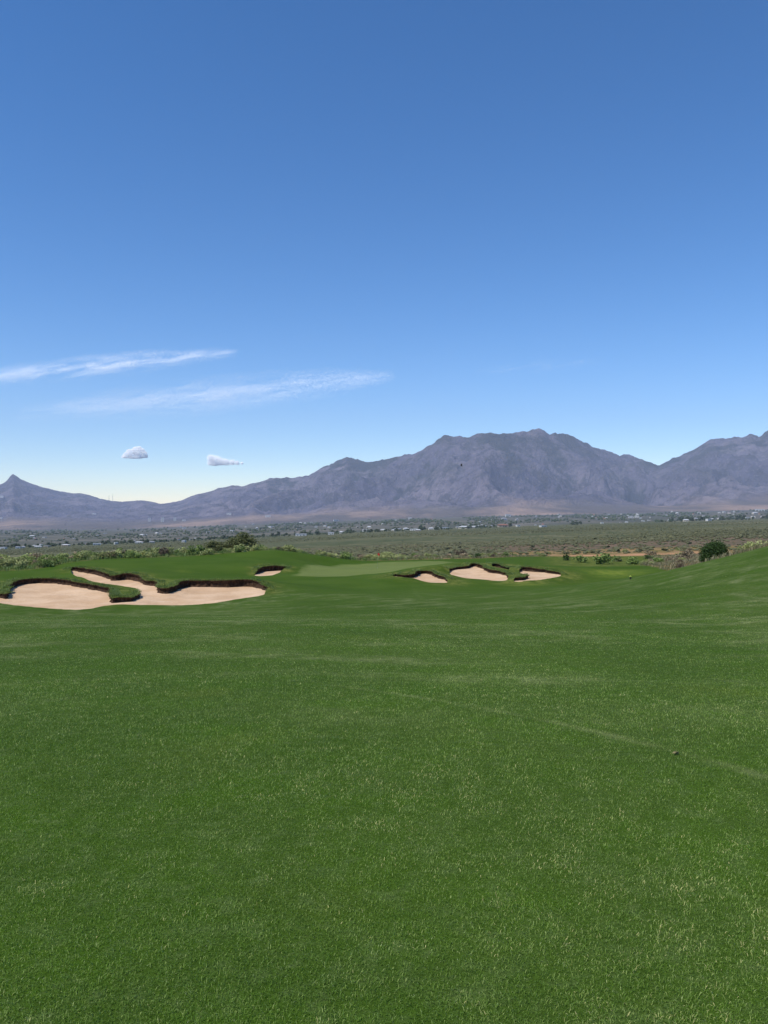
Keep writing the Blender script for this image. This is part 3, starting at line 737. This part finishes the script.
# desert shrubs on the plain: nearest 300 as things, the rest as one mass
def blob_cloud(P, R, hgt, seed, jitter=.3):
    rd = np.random.default_rng(seed); n_ = len(P); v, f = ICO
    V = v[None]*(1+rd.normal(0, jitter, (n_, 12, 1)))*R[:, None, None]; V[:, :, 2] *= hgt[:, None]
    V[:, :, 2] += (R*hgt*.55)[:, None]; V += P[:, None]
    Fc = (f[None]+(np.arange(n_)*12)[:, None, None]).reshape(-1, 3)
    return V.reshape(-1, 3), Fc
DSH = [crown_mesh('desert_shrub', LM['desert' if i > 1 else 'olive'], 90+i, 8, 160, .26, .7) for i in range(4)]
def desert():
    N = 90000
    y = 190*(1/(1-rng.uniform(0, 1, N)*(1-190/2700.)))      # denser (per row) near
    px = rng.uniform(-40, 810, N); x = (px-CX)/F*y
    vis = y < np.interp(px, PXK, D_E)*1.0
    den = np.array([noise.noise(Vector((a*.012, c*.012, 0)))+.6*noise.noise(Vector((a*.05, c*.03, 4))) for a, c in zip(x, y)])
    vis &= rng.uniform(-.8, .5, N) < den
    vis &= (rng.uniform(0, 1, N) < .25) | (y > 290) | (px < 480)
    vis &= (rng.uniform(0, 1, N) < .3) | (y > 270) | (px < 500)
    x, y, px = x[vis], y[vis], px[vis]
    row = HR+F*(EYE-Hplain(x, y))/y
    order = np.argsort(y); x, y, px = x[order], y[order], px[order]
    z = np.where(y < 221, H(x, y), Hplain(x, y))
    front = np.where((px > 300) & (y > 196))[0][:290]
    fm = np.zeros(len(x), bool); fm[front] = True
    for i in front:
        wd = random.uniform(.9, 1.9); ii = random.choices([0, 1, 2, 3], [1, 2, 2, 2])[0]
        o = simple('desert_shrub', DSH[ii], (x[i], y[i], z[i]-.1), (wd, wd, wd*.75), random.uniform(0, 6.28))
        nm = f"{'large' if wd > 1.58 else 'middling' if wd > 1.25 else 'small'} {'olive' if ii < 2 else 'dark'} desert shrub"
        tag(o, f"{nm}, {landmark(px[i])}", 'shrub', f"{nm}, {landmark(px[i])}")
    x, y, z = x[~fm], y[~fm], z[~fm]
    R = np.clip(.34+rng.exponential(.15, len(x)), 0, 1.0)*np.maximum(1, (y/500)**.4)
    V, Fc = blob_cloud(np.column_stack([x, y, z]), R, rng.uniform(.3, .5, len(x)), 3)
    o = mesh_obj('desert_scrub', V, Fc, LM['desert']); attr(o, 'tint', np.repeat(rng.uniform(.2, .9, len(x))**1.1, 12))
    tag(o, 'grey-green desert scrub covering the wide plain', 'scrub', kind='stuff')
desert()

# ------------------------------------------------------------------ the town
M_WALLS = [plain_mat('house_wall_white', (.54, .53, .50), .8, .2, .08), plain_mat('house_wall_cream', (.56, .50, .40), .8, .2, .1), plain_mat('house_wall_tan', (.40, .32, .24), .85, .2, .1)]
M_ROOFS = [plain_mat('roof_pale', (.48, .48, .48), .6, .3, .1), plain_mat('roof_grey', (.24, .24, .26), .8, .2, .15), plain_mat('roof_red', (.25, .11, .07), .8, .2, .15)]
M_GLASS = plain_mat('window_glass', (.03, .04, .05), .1, .5, .1)
def house_mesh(wall, roof, gable=True, wd=13., dp=8., ht=3., rh=1.7):
    a, b = wd/2, dp/2
    V = [(-a, -b, -2), (a, -b, -2), (a, b, -2), (-a, b, -2), (-a, -b, ht), (a, -b, ht), (a, b, ht), (-a, b, ht)]
    Fc = [(0, 1, 5, 4), (1, 2, 6, 5), (2, 3, 7, 6), (3, 0, 4, 7), (4, 5, 6, 7)]; mi = [0]*5
    e = .5
    if gable:
        s = len(V); V += [(-a-e, -b-e, ht+.02), (a+e, -b-e, ht+.02), (a+e, b+e, ht+.02), (-a-e, b+e, ht+.02), (-a*.55, 0, ht+rh), (a*.55, 0, ht+rh)]
        Fc += [(s, s+1, s+5, s+4), (s+2, s+3, s+4, s+5), (s+1, s+2, s+5), (s+3, s, s+4), (s+3, s+2, s+1, s)]; mi += [1]*5
    else:
        s = len(V); V += [(-a-.2, -b-.2, ht+.02), (a+.2, -b-.2, ht+.02), (a+.2, b+.2, ht+.02), (-a-.2, b+.2, ht+.02), (-a-.2, -b-.2, ht+.5), (a+.2, -b-.2, ht+.5), (a+.2, b+.2, ht+.5), (-a-.2, b+.2, ht+.5)]
        Fc += [(s, s+1, s+5, s+4), (s+1, s+2, s+6, s+5), (s+2, s+3, s+7, s+6), (s+3, s, s+4, s+7), (s+4, s+5, s+6, s+7)]; mi += [1]*5
    for cx_, ww, z0, z1 in ((-.3*wd, 1.6, 1, 2.2), (-.02*wd, 1.0, 0, 2.1), (.25*wd, 2.2, 1, 2.2)):
        s = len(V); V += [(cx_-ww/2, -b-.03, z0), (cx_+ww/2, -b-.03, z0), (cx_+ww/2, -b-.03, z1), (cx_-ww/2, -b-.03, z1)]; Fc.append((s, s+1, s+2, s+3)); mi.append(2)
    me = bpy.data.meshes.new('house'); me.from_pydata(V, [], Fc); me.materials.append(wall); me.materials.append(roof); me.materials.append(M_GLASS)
    me.polygons.foreach_set('material_index', mi); return me
WN = ['white', 'cream', 'tan']; RN = ['pale', 'grey', 'red']
HM = {}
for wi in range(3):
    for ri in range(3):
        HM[wi, ri] = house_mesh(M_WALLS[wi], M_ROOFS[ri], (wi+ri) % 3 != 0)
def De(px): return float(np.interp(px, PXK, D_E))
def plain_at_row(px, row):
    yy = np.geomspace(240, D_F, 3000); rr = HR+F*(EYE-Hplain((px-CX)/F*yy, yy))/yy
    j = int(np.argmin(abs(rr-row))); return (px-CX)/F*yy[j], yy[j]
nh = 0
def house(px, row, wpx=None, wi=0, ri=0, label=None, group=None, hp=None):
    if row > np.interp(px, PXK, E_ROW)+4: row = np.interp(px, PXK, E_ROW)+4
    x, y = plain_at_row(px, row); z = float(Hplain(x, y))
    o = simple('house', HM[wi, ri], (x, y, z), (1, 1, 1), random.uniform(-.5, .5))
    s = (wpx*.85/F*y/13.) if wpx else random.uniform(.8, 1.5)
    sz = (hp*.75/F*y/3.6) if hp else max(1., s*.8)
    o.scale = (s, max(1., min(s, 2)), sz)
    band = 'near town' if y < De(px)*1.12 else 'mid town' if y < De(px)*1.7 else 'far town'
    side = 'left' if px < 256 else 'middle' if px < 512 else 'right'
    lab = label or f'{WN[wi]} house, {RN[ri]} roof, {band}, {landmark(px)}'
    tag(o, lab, 'house', group or lab)
    return x, y, z
EXPL = [(3, 549, 7, 0, 0, 2.6, 'white house at the far left end of the near town edge'), (18, 548.6, 5, 0, 0, 2.5, 'second white house from the left on the near town edge'), (23.5, 548.2, 4, 0, 1, 2.4, 'narrow white house third from the left on the near town edge'),
  (38, 547.6, 8, 1, 0, 2, None), (47, 547, 6, 2, 1, 2, None), (66, 546, 9, 2, 0, 2, None), (97, 545.2, 9, 0, 0, 2.6, 'long white house among dark trees above the scrubby ridge, left'), (116, 544.4, 4, 0, 0, 3, 'compact bright white house above the left ridge scrub'),
  (139, 543.4, 9, 1, 0, 2, None), (152, 543, 6, 1, 1, 2, None), (184, 542.4, 3.5, 0, 0, 3, 'small bright white house left of the ridge bushes'), (197, 539.5, 5, 0, 0, 2.4, None),
  (301, 536, 13, 0, 0, 3, 'long white building with pale roof left of the flag on the near town edge'), (331, 534.6, 7, 0, 0, 3.4, 'bright white house left of the flag'), (341, 533.6, 4, 1, 0, 2.6, None), (366, 531.5, 8, 0, 0, 3, 'white house above and left of the flag'),
  (369, 528.5, 5, 1, 0, 2.4, None), (383, 531, 6, 1, 0, 2, None), (397, 530.5, 7, 0, 1, 2.4, None), (406, 530, 6, 1, 0, 2.4, None), (414, 530.6, 9, 0, 0, 2.5, 'wide white house right of the flag'), (418, 531.2, 6, 2, 0, 2, None), (431, 529.8, 6, 1, 0, 2.4, None),
  (444, 529, 10, 0, 0, 2.4, 'long white house above the scrub right of the flag'), (464, 528.4, 12, 1, 0, 2.6, 'long cream building on the near town edge above the middle bunker'), (474, 528, 8, 1, 0, 2.2, None), (482, 527.2, 9, 1, 0, 2.6, None), (470, 526.5, 4, 0, 0, 2.5, None),
  (503, 527, 12, 2, 2, 3, 'wide tan building with a red roof at mid frame'), (508, 516.8, 6, 0, 0, 3.4, 'tall bright white building at the far side of the town near mid frame'), (504, 520, 6, 0, 1, 2.4, None), (410, 519.2, 4, 0, 0, 2.2, 'small bright white building alone at the mountain foot'),
  (518, 526.6, 4, 0, 0, 2.2, None), (543, 527, 8, 0, 0, 2.2, 'isolated white house on the plain in front of the town'), (602, 523.6, 3, 0, 0, 1.8, None), (631, 518, 6, 0, 1, 2.2, None), (637, 517.5, 5, 0, 0, 2.6, None),
  (669.5, 521, 3, 0, 0, 2.6, None), (686, 521.4, 6, 1, 0, 2.4, None), (696, 520.6, 5, 1, 1, 3, None), (708.5, 521, 6, 0, 0, 3, 'brightest white house on the near town edge, above the round bush'), (747, 518.8, 4, 0, 0, 2.4, None), (753, 518, 5, 1, 0, 2, None),
  (760, 511, 10, 0, 0, 2.6, 'large bright white building at the right edge of the town'), (724, 513, 3, 0, 0, 2.4, None), (699, 514, 4, 0, 0, 2.2, None), (677, 514.5, 3, 1, 0, 2.4, None), (755, 514, 6, 1, 0, 2, None),
  (270, 528, 4, 0, 0, 2.6, None), (329, 528, 3, 0, 0, 2, None), (316, 527.6, 3, 0, 0, 2, None), (336, 521, 6, 0, 0, 1.8, None), (208, 533, 3, 0, 0, 1.8, None), (232, 531.6, 4, 0, 0, 2, None), (184, 529, 4, 0, 0, 1.8, None),
  (142, 536, 5, 1, 0, 2, None), (32, 537, 6, 1, 0, 1.8, None), (97, 536.6, 3, 0, 0, 1.8, None)]
placed = []
for px, row, wpx, wi, ri, hp, lb in EXPL:
    placed.append(house(px, row, wpx, wi, ri, lb, 'named houses of the town' if lb else None, hp))
for i in range(120):
    px = random.uniform(-5, 773); e = float(np.interp(px, PXK, E_ROW)); m = float(np.interp(px, PXK, M_ROW))
    t = random.random()
    row = e-random.uniform(.2, 1.5) if t < .4 else m+(e-m)*random.uniform(.02, .62)
    wi = random.choices([0, 1, 2], [5, 3, 3])[0]; ri = random.choices([0, 1, 2], [3, 3, 1])[0]
    placed.append(house(px, row, random.uniform(1.2, 3.4), wi, ri, None, None, random.uniform(1., 1.8)))
# pale tall blocks at the mountain foot, left
def block(px, row, wpx, hp, label):
    x, y, z = mount_pt(px, row); wd = wpx/F*y; hh = hp/F*y
    root = empty('tower_block', (x, y, z-10)); tag(root, label, 'tower block', 'tower blocks at the foot of the left hills')
    a = wd/2; V = []; Fc = []
    def bx(x0, x1, y0, y1, z0, z1, V, Fc):
        s = len(V); V += [(x0, y0, z0), (x1, y0, z0), (x1, y1, z0), (x0, y1, z0), (x0, y0, z1), (x1, y0, z1), (x1, y1, z1), (x0, y1, z1)]
        Fc += [(s, s+1, s+5, s+4), (s+1, s+2, s+6, s+5), (s+2, s+3, s+7, s+6), (s+3, s, s+4, s+7), (s+4, s+5, s+6, s+7)]
    bx(-a, a, -8, 8, 0, hh+10, V, Fc); mesh_obj('wall', V, Fc, M_WALLS[0], root)
    V = []; Fc = []; bx(-a-.6, a+.6, -8.6, 8.6, hh+10.02, hh+11.2, V, Fc); bx(-4, 4, -3, 3, hh+11.25, hh+14, V, Fc); mesh_obj('roof', V, Fc, M_ROOFS[1], root)
    V = []; Fc = []
    for r_ in range(int(hh/3.4)): bx(-a*.85, a*.85, -8.12, -8.02, 11.5+r_*3.4, 12.7+r_*3.4, V, Fc)
    mesh_obj('window_bands', V, Fc, M_GLASS, root)
block(149.5, 521.5, 2.4, 3.6, 'leftmost pale tower block at the foot of the left hills')
block(162.5, 522, 2.8, 4.6, 'tallest pale tower block, middle of three below the left hills')
block(175, 521, 2.4, 3.6, 'rightmost pale tower block below the left hills')
for px, row, wpx, hp, lb in [(229, 514.6, 4.5, 1.8, 'lone white building high on the slope left of centre'), (184, 521, 3, 1.4, 'small pale building right of the tower blocks'), (94, 514.5, 4, 1.4, 'white building on the left hill slope'),
                             (2, 498, 3, 1.6, 'white building high at the left edge slope'), (1, 518.5, 3, 1.4, 'white building low at the left edge slope'), (268, 517, 5, 1.8, 'pale building cluster on the lower slope, left of centre'), (272, 515.8, 3, 1.4, 'small pale building above the lower slope cluster')]:
    x, y, z = mount_pt(px, row); o = simple('slope_building', HM[0, 0], (x, y, z), (wpx/F*y/13, 2, hp/F*y/3.6), 0); tag(o, lb, 'building', 'buildings on the mountain slopes')

# trees of the town: 290 as things, the rest as one belt
TM = [crown_mesh('town_tree', LM['town'], 200+i, 9, 150, .30, 1.0) for i in range(3)]
def town_trees():
    stf = []; nn = 0
    for i in range(4600):
        px = random.uniform(-8, 776); e = float(np.interp(px, PXK, E_ROW)); m = float(np.interp(px, PXK, M_ROW)); u = random.random()
        cl = noise.noise(Vector((px*.06, 0, 3.)))
        if u < .2:
            if 512 < px < 655 and cl < .28: continue
            if cl < -.35 and random.random() < .5: continue
            row = e-random.uniform(-.2, 1.3)
        else:
            row = m+(e-m)*random.betavariate(1.3, 1.6)*.75+.2
            if noise.noise(Vector((px*.03, row*.35, 9.))) < -.1: continue
        x, y = plain_at_row(px, row); z = float(Hplain(x, y)); r_ = random.uniform(1.0, 2.0)/F*y*.85
        r_ = min(r_, 9)
        if u < .2 and nn < 290:
            nn += 1
            s = r_*2.5*random.uniform(.7, 1.3); o = simple('town_tree', TM[nn % 3], (x, y, z-.3), (s*1.2, s*1.2, s*1.1), random.uniform(0, 6))
            side = 'left' if px < 256 else 'middle' if px < 512 else 'right'
            nm = f"{'tall' if s/y > .0050 else 'low'} dark tree at town edge"
            tag(o, f'{nm}, {landmark(px)}', 'tree', f'{nm}, {landmark(px)}')
        else: stf.append((x, y, z, r_*.8))
    A_ = np.array(stf); V, Fc = blob_cloud(A_[:, :3], A_[:, 3], rng.uniform(.6, .95, len(A_)), 8, .22)
    o = mesh_obj('town_tree_belt', V, Fc, LM['town']); attr(o, 'tint', np.repeat(rng.uniform(0, 1, len(A_)), 12))
    tag(o, 'dark trees scattered in a broad belt through the far town', 'trees', kind='stuff')
town_trees()

# masts on the low saddle, left
M_STEEL = plain_mat('painted_steel', (.25, .25, .26), .5, .4, .1)
for px, top, lb in ((109, 495.5, 'left of two thin radio masts on the low saddle of the left hills'), (112.8, 493.5, 'taller right radio mast on the low saddle of the left hills')):
    j = int(np.argmin(abs(mpx-px))); rows = HR-F*(MZ[:, j]-EYE)/MY[:, j]; i = int(np.argmin(np.where(MT[:, j] < 1.05, rows, 1e9)))
    x, y, z = MX[i, j], MY[i, j], MZ[i, j]; hh = EYE-(top-HR)/F*y-z+5
    root = empty('radio_mast', (x, y, z-5)); tag(root, lb, 'mast', 'radio masts on the saddle')
    V = []; Fc = []
    def bar(p, q, r0, r1):
        s = len(V); d = Vector(q)-Vector(p); d.normalize(); a = d.orthogonal().normalized(); b_ = d.cross(a)
        for P_, rr in ((p, r0), (q, r1)):
            for e in range(5): V.append(tuple(Vector(P_)+a*math.cos(e*1.2566)*rr+b_*math.sin(e*1.2566)*rr))
        for e in range(5): Fc.append((s+e, s+(e+1) % 5, s+5+(e+1) % 5, s+5+e))
    W0 = 5.
    cs = [(math.cos(a)*W0, math.sin(a)*W0) for a in (0, 2.09, 4.19)]
    for cx_, cy_ in cs: bar((cx_, cy_, 0), (cx_*.15, cy_*.15, hh), .9, .5)
    nseg = 10
    for q in range(nseg):
        f0, f1 = q/nseg, (q+1)/nseg
        for e in range(3):
            c0, c1 = cs[e], cs[(e+1) % 3]; k0 = 1-.85*f0; k1 = 1-.85*f1
            bar((c0[0]*k0, c0[1]*k0, hh*f0), (c1[0]*k1, c1[1]*k1, hh*f1), .4, .4)
    mesh_obj('lattice', V, Fc, M_STEEL, root)
    V = []; Fc = []; bar((0, 0, hh), (0, 0, hh+8), .5, .2); mesh_obj('antenna', V, Fc, M_STEEL, root)

# ------------------------------------------------------------------ flagstick
def flagstick():
    y = 101.; x = X(377.5, y); z = float(H(x, y)); root = empty('flagstick', (x, y, z))
    tag(root, 'flagstick with a small red flag standing in the hole on the putting green', 'golf flag')
    V = []; Fc = []; hh = 1.9
    for q in range(9):
        r_ = .010-.004*q/8
        for e in range(8): V.append((math.cos(e*.785)*r_, math.sin(e*.785)*r_, -.1+hh*q/8+.1*(q/8)))
    for q in range(8):
        for e in range(8): Fc.append((q*8+e, q*8+(e+1) % 8, q*8+8+(e+1) % 8, q*8+8+e))
    Fc.append(tuple(range(64, 72)))
    mesh_obj('pole', V, Fc, plain_mat('pole_grey', (.13, .15, .11), .4, .5, .05), root, True)
    V = []; Fc = []; nx = 9
    for s in (-1, 1):
        for i_ in range(nx):
            for j_ in range(4):
                f = i_/(nx-1); V.append((.012+0.27*f, .03*math.sin(f*7)+s*.003, hh-.03-.25*j_/3-.16*f*(.5+.5*j_/3)))
    for s in (0, 1):
        for i_ in range(nx-1):
            for j_ in range(3): a_ = s*nx*4+i_*4+j_; Fc.append((a_, a_+4, a_+5, a_+1))
    mesh_obj('flag', V, Fc, plain_mat('flag_red', (.55, .03, .03), .7, .2, .08), root, True)
    V = []; Fc = []
    for r_, zz in ((.054, .004), (.054, -.1)):
        for e in range(16): V.append((math.cos(e*.3927)*r_, math.sin(e*.3927)*r_, zz))
    for e in range(16): Fc.append((e, (e+1) % 16, 16+(e+1) % 16, 16+e))
    Fc.append(tuple(range(16, 32))); mesh_obj('cup', V, Fc, plain_mat('cup_white', (.7, .7, .7)), root)
flagstick()

# yardage marker on the fairway edge (small post with pale top)
def marker():
    p = ground_pt(630.5, 579.2, 55, 90); x, y = p; z = float(H(x, y)); root = empty('marker_post', (x, y, z))
    tag(root, 'tiny dark marker post with a yellow-green top near the right crest', 'marker post')
    for nm, z0, z1, r0, r1, m_ in (('post', -.05, .18, .07, .065, plain_mat('post_dark', (.03, .035, .02))), ('cap', .183, .26, .085, .05, plain_mat('cap_yellow', (.35, .42, .08)))):
        V = []; Fc = []
        for zz, r_ in ((z0, r0), (z1*.9+z0*.1, r1), (z1, r1*.7)):
            for e in range(10): V.append((math.cos(e*.628)*r_, math.sin(e*.628)*r_, zz))
        for q in range(2):
            for e in range(10): Fc.append((q*10+e, q*10+(e+1) % 10, q*10+10+(e+1) % 10, q*10+10+e))
        Fc.append(tuple(range(20, 30))); mesh_obj(nm, V, Fc, m_, root, False)
marker()

# divot: torn clod on the fairway
def divot():
    p = ground_pt(676, 754, 3, 20); x, y = p; z = float(H(x, y))
    v, f = ICO; V = v.copy(); rd = np.random.default_rng(2); V *= (1+rd.normal(0, .22, (12, 1))); V[:, 0] *= .028; V[:, 1] *= .022; V[:, 2] *= .008; V[:, 2] += .016
    o = mesh_obj('divot', V, f, plain_mat('clod_soil', (.17, .15, .07), .95, .05, .5, 60), loc=(x, y, z))
    tag(o, 'small brownish clod of torn turf lying on the fairway at right', 'divot')
divot()

# bird in front of the mountains
def bird():
    y = 90.; x = X(461.5, y); z = Z(466, y)
    V = []; Fc = []
    prof = [(-.26, .005), (-.2, .03), (-.1, .055), (.02, .062), (.12, .045), (.17, .03), (.21, .034), (.25, .02), (.30, .004)]
    for s, r_ in prof:
        for e in range(8): V.append((math.cos(e*.785)*r_, s, math.sin(e*.785)*r_*.9+s*.15))
    for q in range(len(prof)-1):
        for e in range(8): Fc.append((q*8+e, q*8+(e+1) % 8, q*8+8+(e+1) % 8, q*8+8+e))
    s = len(V); V += [(-.07, -.4, -.05), (.07, -.4, -.05), (.03, -.22, -.03), (-.03, -.22, -.03), (-.05, -.4, -.065), (.05, -.4, -.065)]; Fc += [(s, s+1, s+2, s+3), (s+4, s+5, s+2, s+3)]
    for sg in (-1, 1):                       # wings raised in mid-beat
        prev = None
        for f, ch, up in ((0, .11, 0), (.3, .12, .13), (.6, .10, .28), (.85, .07, .36), (1, .015, .42)):
            s = len(V); xx = sg*(.05+.17*f); zz = .03+up
            V += [(xx, ch+.03, zz), (xx, .03, zz+.008), (xx, -ch, zz), (xx, .03, zz-.008)]
            if prev is not None:
                for e in range(4): Fc.append((prev+e, prev+(e+1) % 4, s+(e+1) % 4, s+e))
            prev = s
    o = mesh_obj('bird', V, Fc, plain_mat('plumage', (.02, .02, .022), .6, .3, .2), loc=(x, y, z)); o.rotation_euler.z = 1.2; o.scale = (.55, .55, .55)
    tag(o, 'small dark bird in flight before the high mountain slope', 'bird')
bird()

# ------------------------------------------------------------------ clouds (outside the haze)
def m_cloud():
    k = NT('cloud_white'); d = k.n('ShaderNodeBsdfDiffuse'); d.inputs[0].default_value = (.99, .985, .97, 1)
    return k.done(d.outputs[0])
M_CLOUD = m_cloud()
def flakes(P, size, rd, up=1.2):
    n_ = len(P); n1 = rd.normal(size=(n_, 3))*.35+np.array([sd[0], sd[1]-.9, sd[2]]); n1 /= np.linalg.norm(n1, axis=1)[:, None]
    t = np.cross(n1, rd.normal(size=(n_, 3))); t /= np.linalg.norm(t, axis=1)[:, None]; b_ = np.cross(n1, t)
    s = (size*rd.uniform(.5, 1.3, n_))[:, None]
    V = np.stack([P-t*s, P+b_*s, P+t*s, P-b_*s], 1).reshape(-1, 3)
    return V, np.arange(n_*4).reshape(-1, 4)
def puff_cloud(px, row, y, balls, label, seed, n_=30000, sg=.12):
    """balls: (dx, dz, r) in photo pixels from the centre"""
    rd = np.random.default_rng(seed); u = y/F; x, z = X(px, y), Z(row, y)
    Bl = np.array(balls); k = rd.choice(len(Bl), n_, p=Bl[:, 2]**2/np.sum(Bl[:, 2]**2))
    d = rd.normal(size=(n_, 3)); d /= np.linalg.norm(d, axis=1)[:, None]
    rr = Bl[k, 2]*np.clip(rd.normal(1.0, sg, n_), .8, 1.9)
    P = np.stack([Bl[k, 0]+d[:, 0]*rr, d[:, 1]*rr*1.2, Bl[k, 1]+d[:, 2]*rr*.95], 1)
    ins = np.zeros(n_, bool)
    for q_, (bx_, bz_, br_) in enumerate(Bl):
        dq = np.sqrt(((P[:, 0]-bx_)/br_)**2+(P[:, 1]/(br_*1.2))**2+((P[:, 2]-bz_)/(br_*.95))**2); ins |= (dq < .84) & (k != q_)
    P = P[~ins]; base = Bl[:, 1].min()-.5; low = P[:, 2] < base; P[low, 2] = base+(P[low, 2]-base)*.35
    V, Fc = flakes(P*u, .2*u, rd)
    return tag(mesh_obj('small_cloud', V, Fc, M_CLOUD, loc=(x, y, z)), label, 'cloud')
def wisp_cloud(px, row, y, L, wid, slope, n_, cover, label, seed, thr=.0):
    rd = np.random.default_rng(int(seed*10)); u = y/F; x, z = X(px, y), Z(row, y); P = []
    while len(P) < n_:
        a = rd.uniform(-1, 1); b_ = rd.normal(0, .42)
        if abs(b_) > 1: continue
        e = (1-abs(a))**.7
        q = noise.noise(Vector((a*3.2+seed, b_*2.2-a*1.5, seed*1.7)))+.7*noise.noise(Vector((a*9+seed, b_*6.5-a*4, seed)))+.12*noise.noise(Vector((a*30, b_*17-a*9, seed)))
        if rd.uniform(-.3, .9) < (q-thr)*1.0 and rd.random() < e:
            P.append((a*L/2, rd.normal(0, 3.5)+b_*10, b_*wid/2*(.4+.6*(1-a*a))+a*L/2*slope))
    P = np.array(P); V, Fc = flakes(P*u, cover*u, rd, 1.5)
    return tag(mesh_obj('wispy_cloud', V, Fc, M_CLOUD, loc=(x, y, z)), label, 'cloud')
puff_cloud(134.5, 453, 30000, [(-7, -2.5, 3.6), (-3, -.5, 4.2), (-1, -3, 4.4), (2, 1.5, 4.2), (5, .2, 4.4), (8.5, -1.5, 3.8), (4.5, 4., 2.6), (1, 3.6, 2.6), (-5.5, 1.3, 2.4), (7.8, 2.4, 2.2), (-10.5, -4, 2.2), (4, -3.5, 4), (11, -3.5, 2)], 'small puffy white cloud low over the left hills', 1)
puff_cloud(225, 461, 30000, [(-14, 3, 2.8), (-9, 1, 3.4), (-14, -2, 2.8), (-5, -1, 3.6), (1, -1.5, 3.0), (7, -1.5, 2.3), (12, -2, 1.8), (17, -2.2, 1.1), (-10, -3, 3)], 'small flat ragged white cloud with a tapering right end', 2, 17000, .32)
wisp_cloud(88, 367, 42000, 300, 30, .10, 56000, .135, 'upper thin streak of high cloud at left', 4.3, -.32)
wisp_cloud(205, 395, 42000, 380, 44, .10, 72000, .14, 'lower longer streak of thin high cloud at left', 8.1, -.5)
wisp_cloud(540, 366, 42000, 130, 18, .08, 700, .14, 'very faint shred of high cloud right of centre', 12.6)

# ------------------------------------------------------------------ haze
def haze():
    x0, x1, y0, y1, z0, z1 = -15500, 15500, -500, float(MY.max())+60, -330, 1330
    zmin = min(float(MZ.min()), float(Zz.min())); z0 = zmin-1.
    z1 = float(MZ.max())+40
    V = [(x0, y0, z0), (x1, y0, z0), (x1, y1, z0), (x0, y1, z0), (x0, y0, z1), (x1, y0, z1), (x1, y1, z1), (x0, y1, z1)]
    Fc = [(3, 2, 1, 0), (4, 5, 6, 7), (0, 1, 5, 4), (1, 2, 6, 5), (2, 3, 7, 6), (3, 0, 4, 7)]
    k = NT('haze_air'); pv = k.n('ShaderNodeVolumePrincipled'); pv.inputs['Color'].default_value = (.66, .77, 1., 1)
    pv.inputs['Density'].default_value = 3.7e-5; pv.inputs['Anisotropy'].default_value = .0
    k.l(pv.outputs[0], k.out.inputs['Volume'])
    o = mesh_obj('haze', V, Fc, k.m); tag(o, 'thin blue haze filling the air over the plain and mountains', 'haze', kind='stuff')
haze()
# ordinals for look-alikes that stand in a row
ORD = 'first second third fourth fifth sixth seventh eighth ninth tenth eleventh twelfth thirteenth fourteenth fifteenth sixteenth seventeenth eighteenth nineteenth twentieth'.split()
by = {}
for o in col.objects:
    if o.parent is None and 'label' in o and o.get('kind') is None: by.setdefault(o['label'], []).append(o)
for lb, L_ in by.items():
    if 1 < len(L_) <= 20:
        L_.sort(key=lambda o: o.location.x/max(o.location.y, 1))
        for i_, o in enumerate(L_):
            o['label'] = f'{lb}, {ORD[i_]} from left'
            if len(o['label'].split()) > 16: print('LONG', o['label'])
for o in col.objects:
    if 'label' in o and len(o['label'].split()) > 16: print('LONG', o['label'])
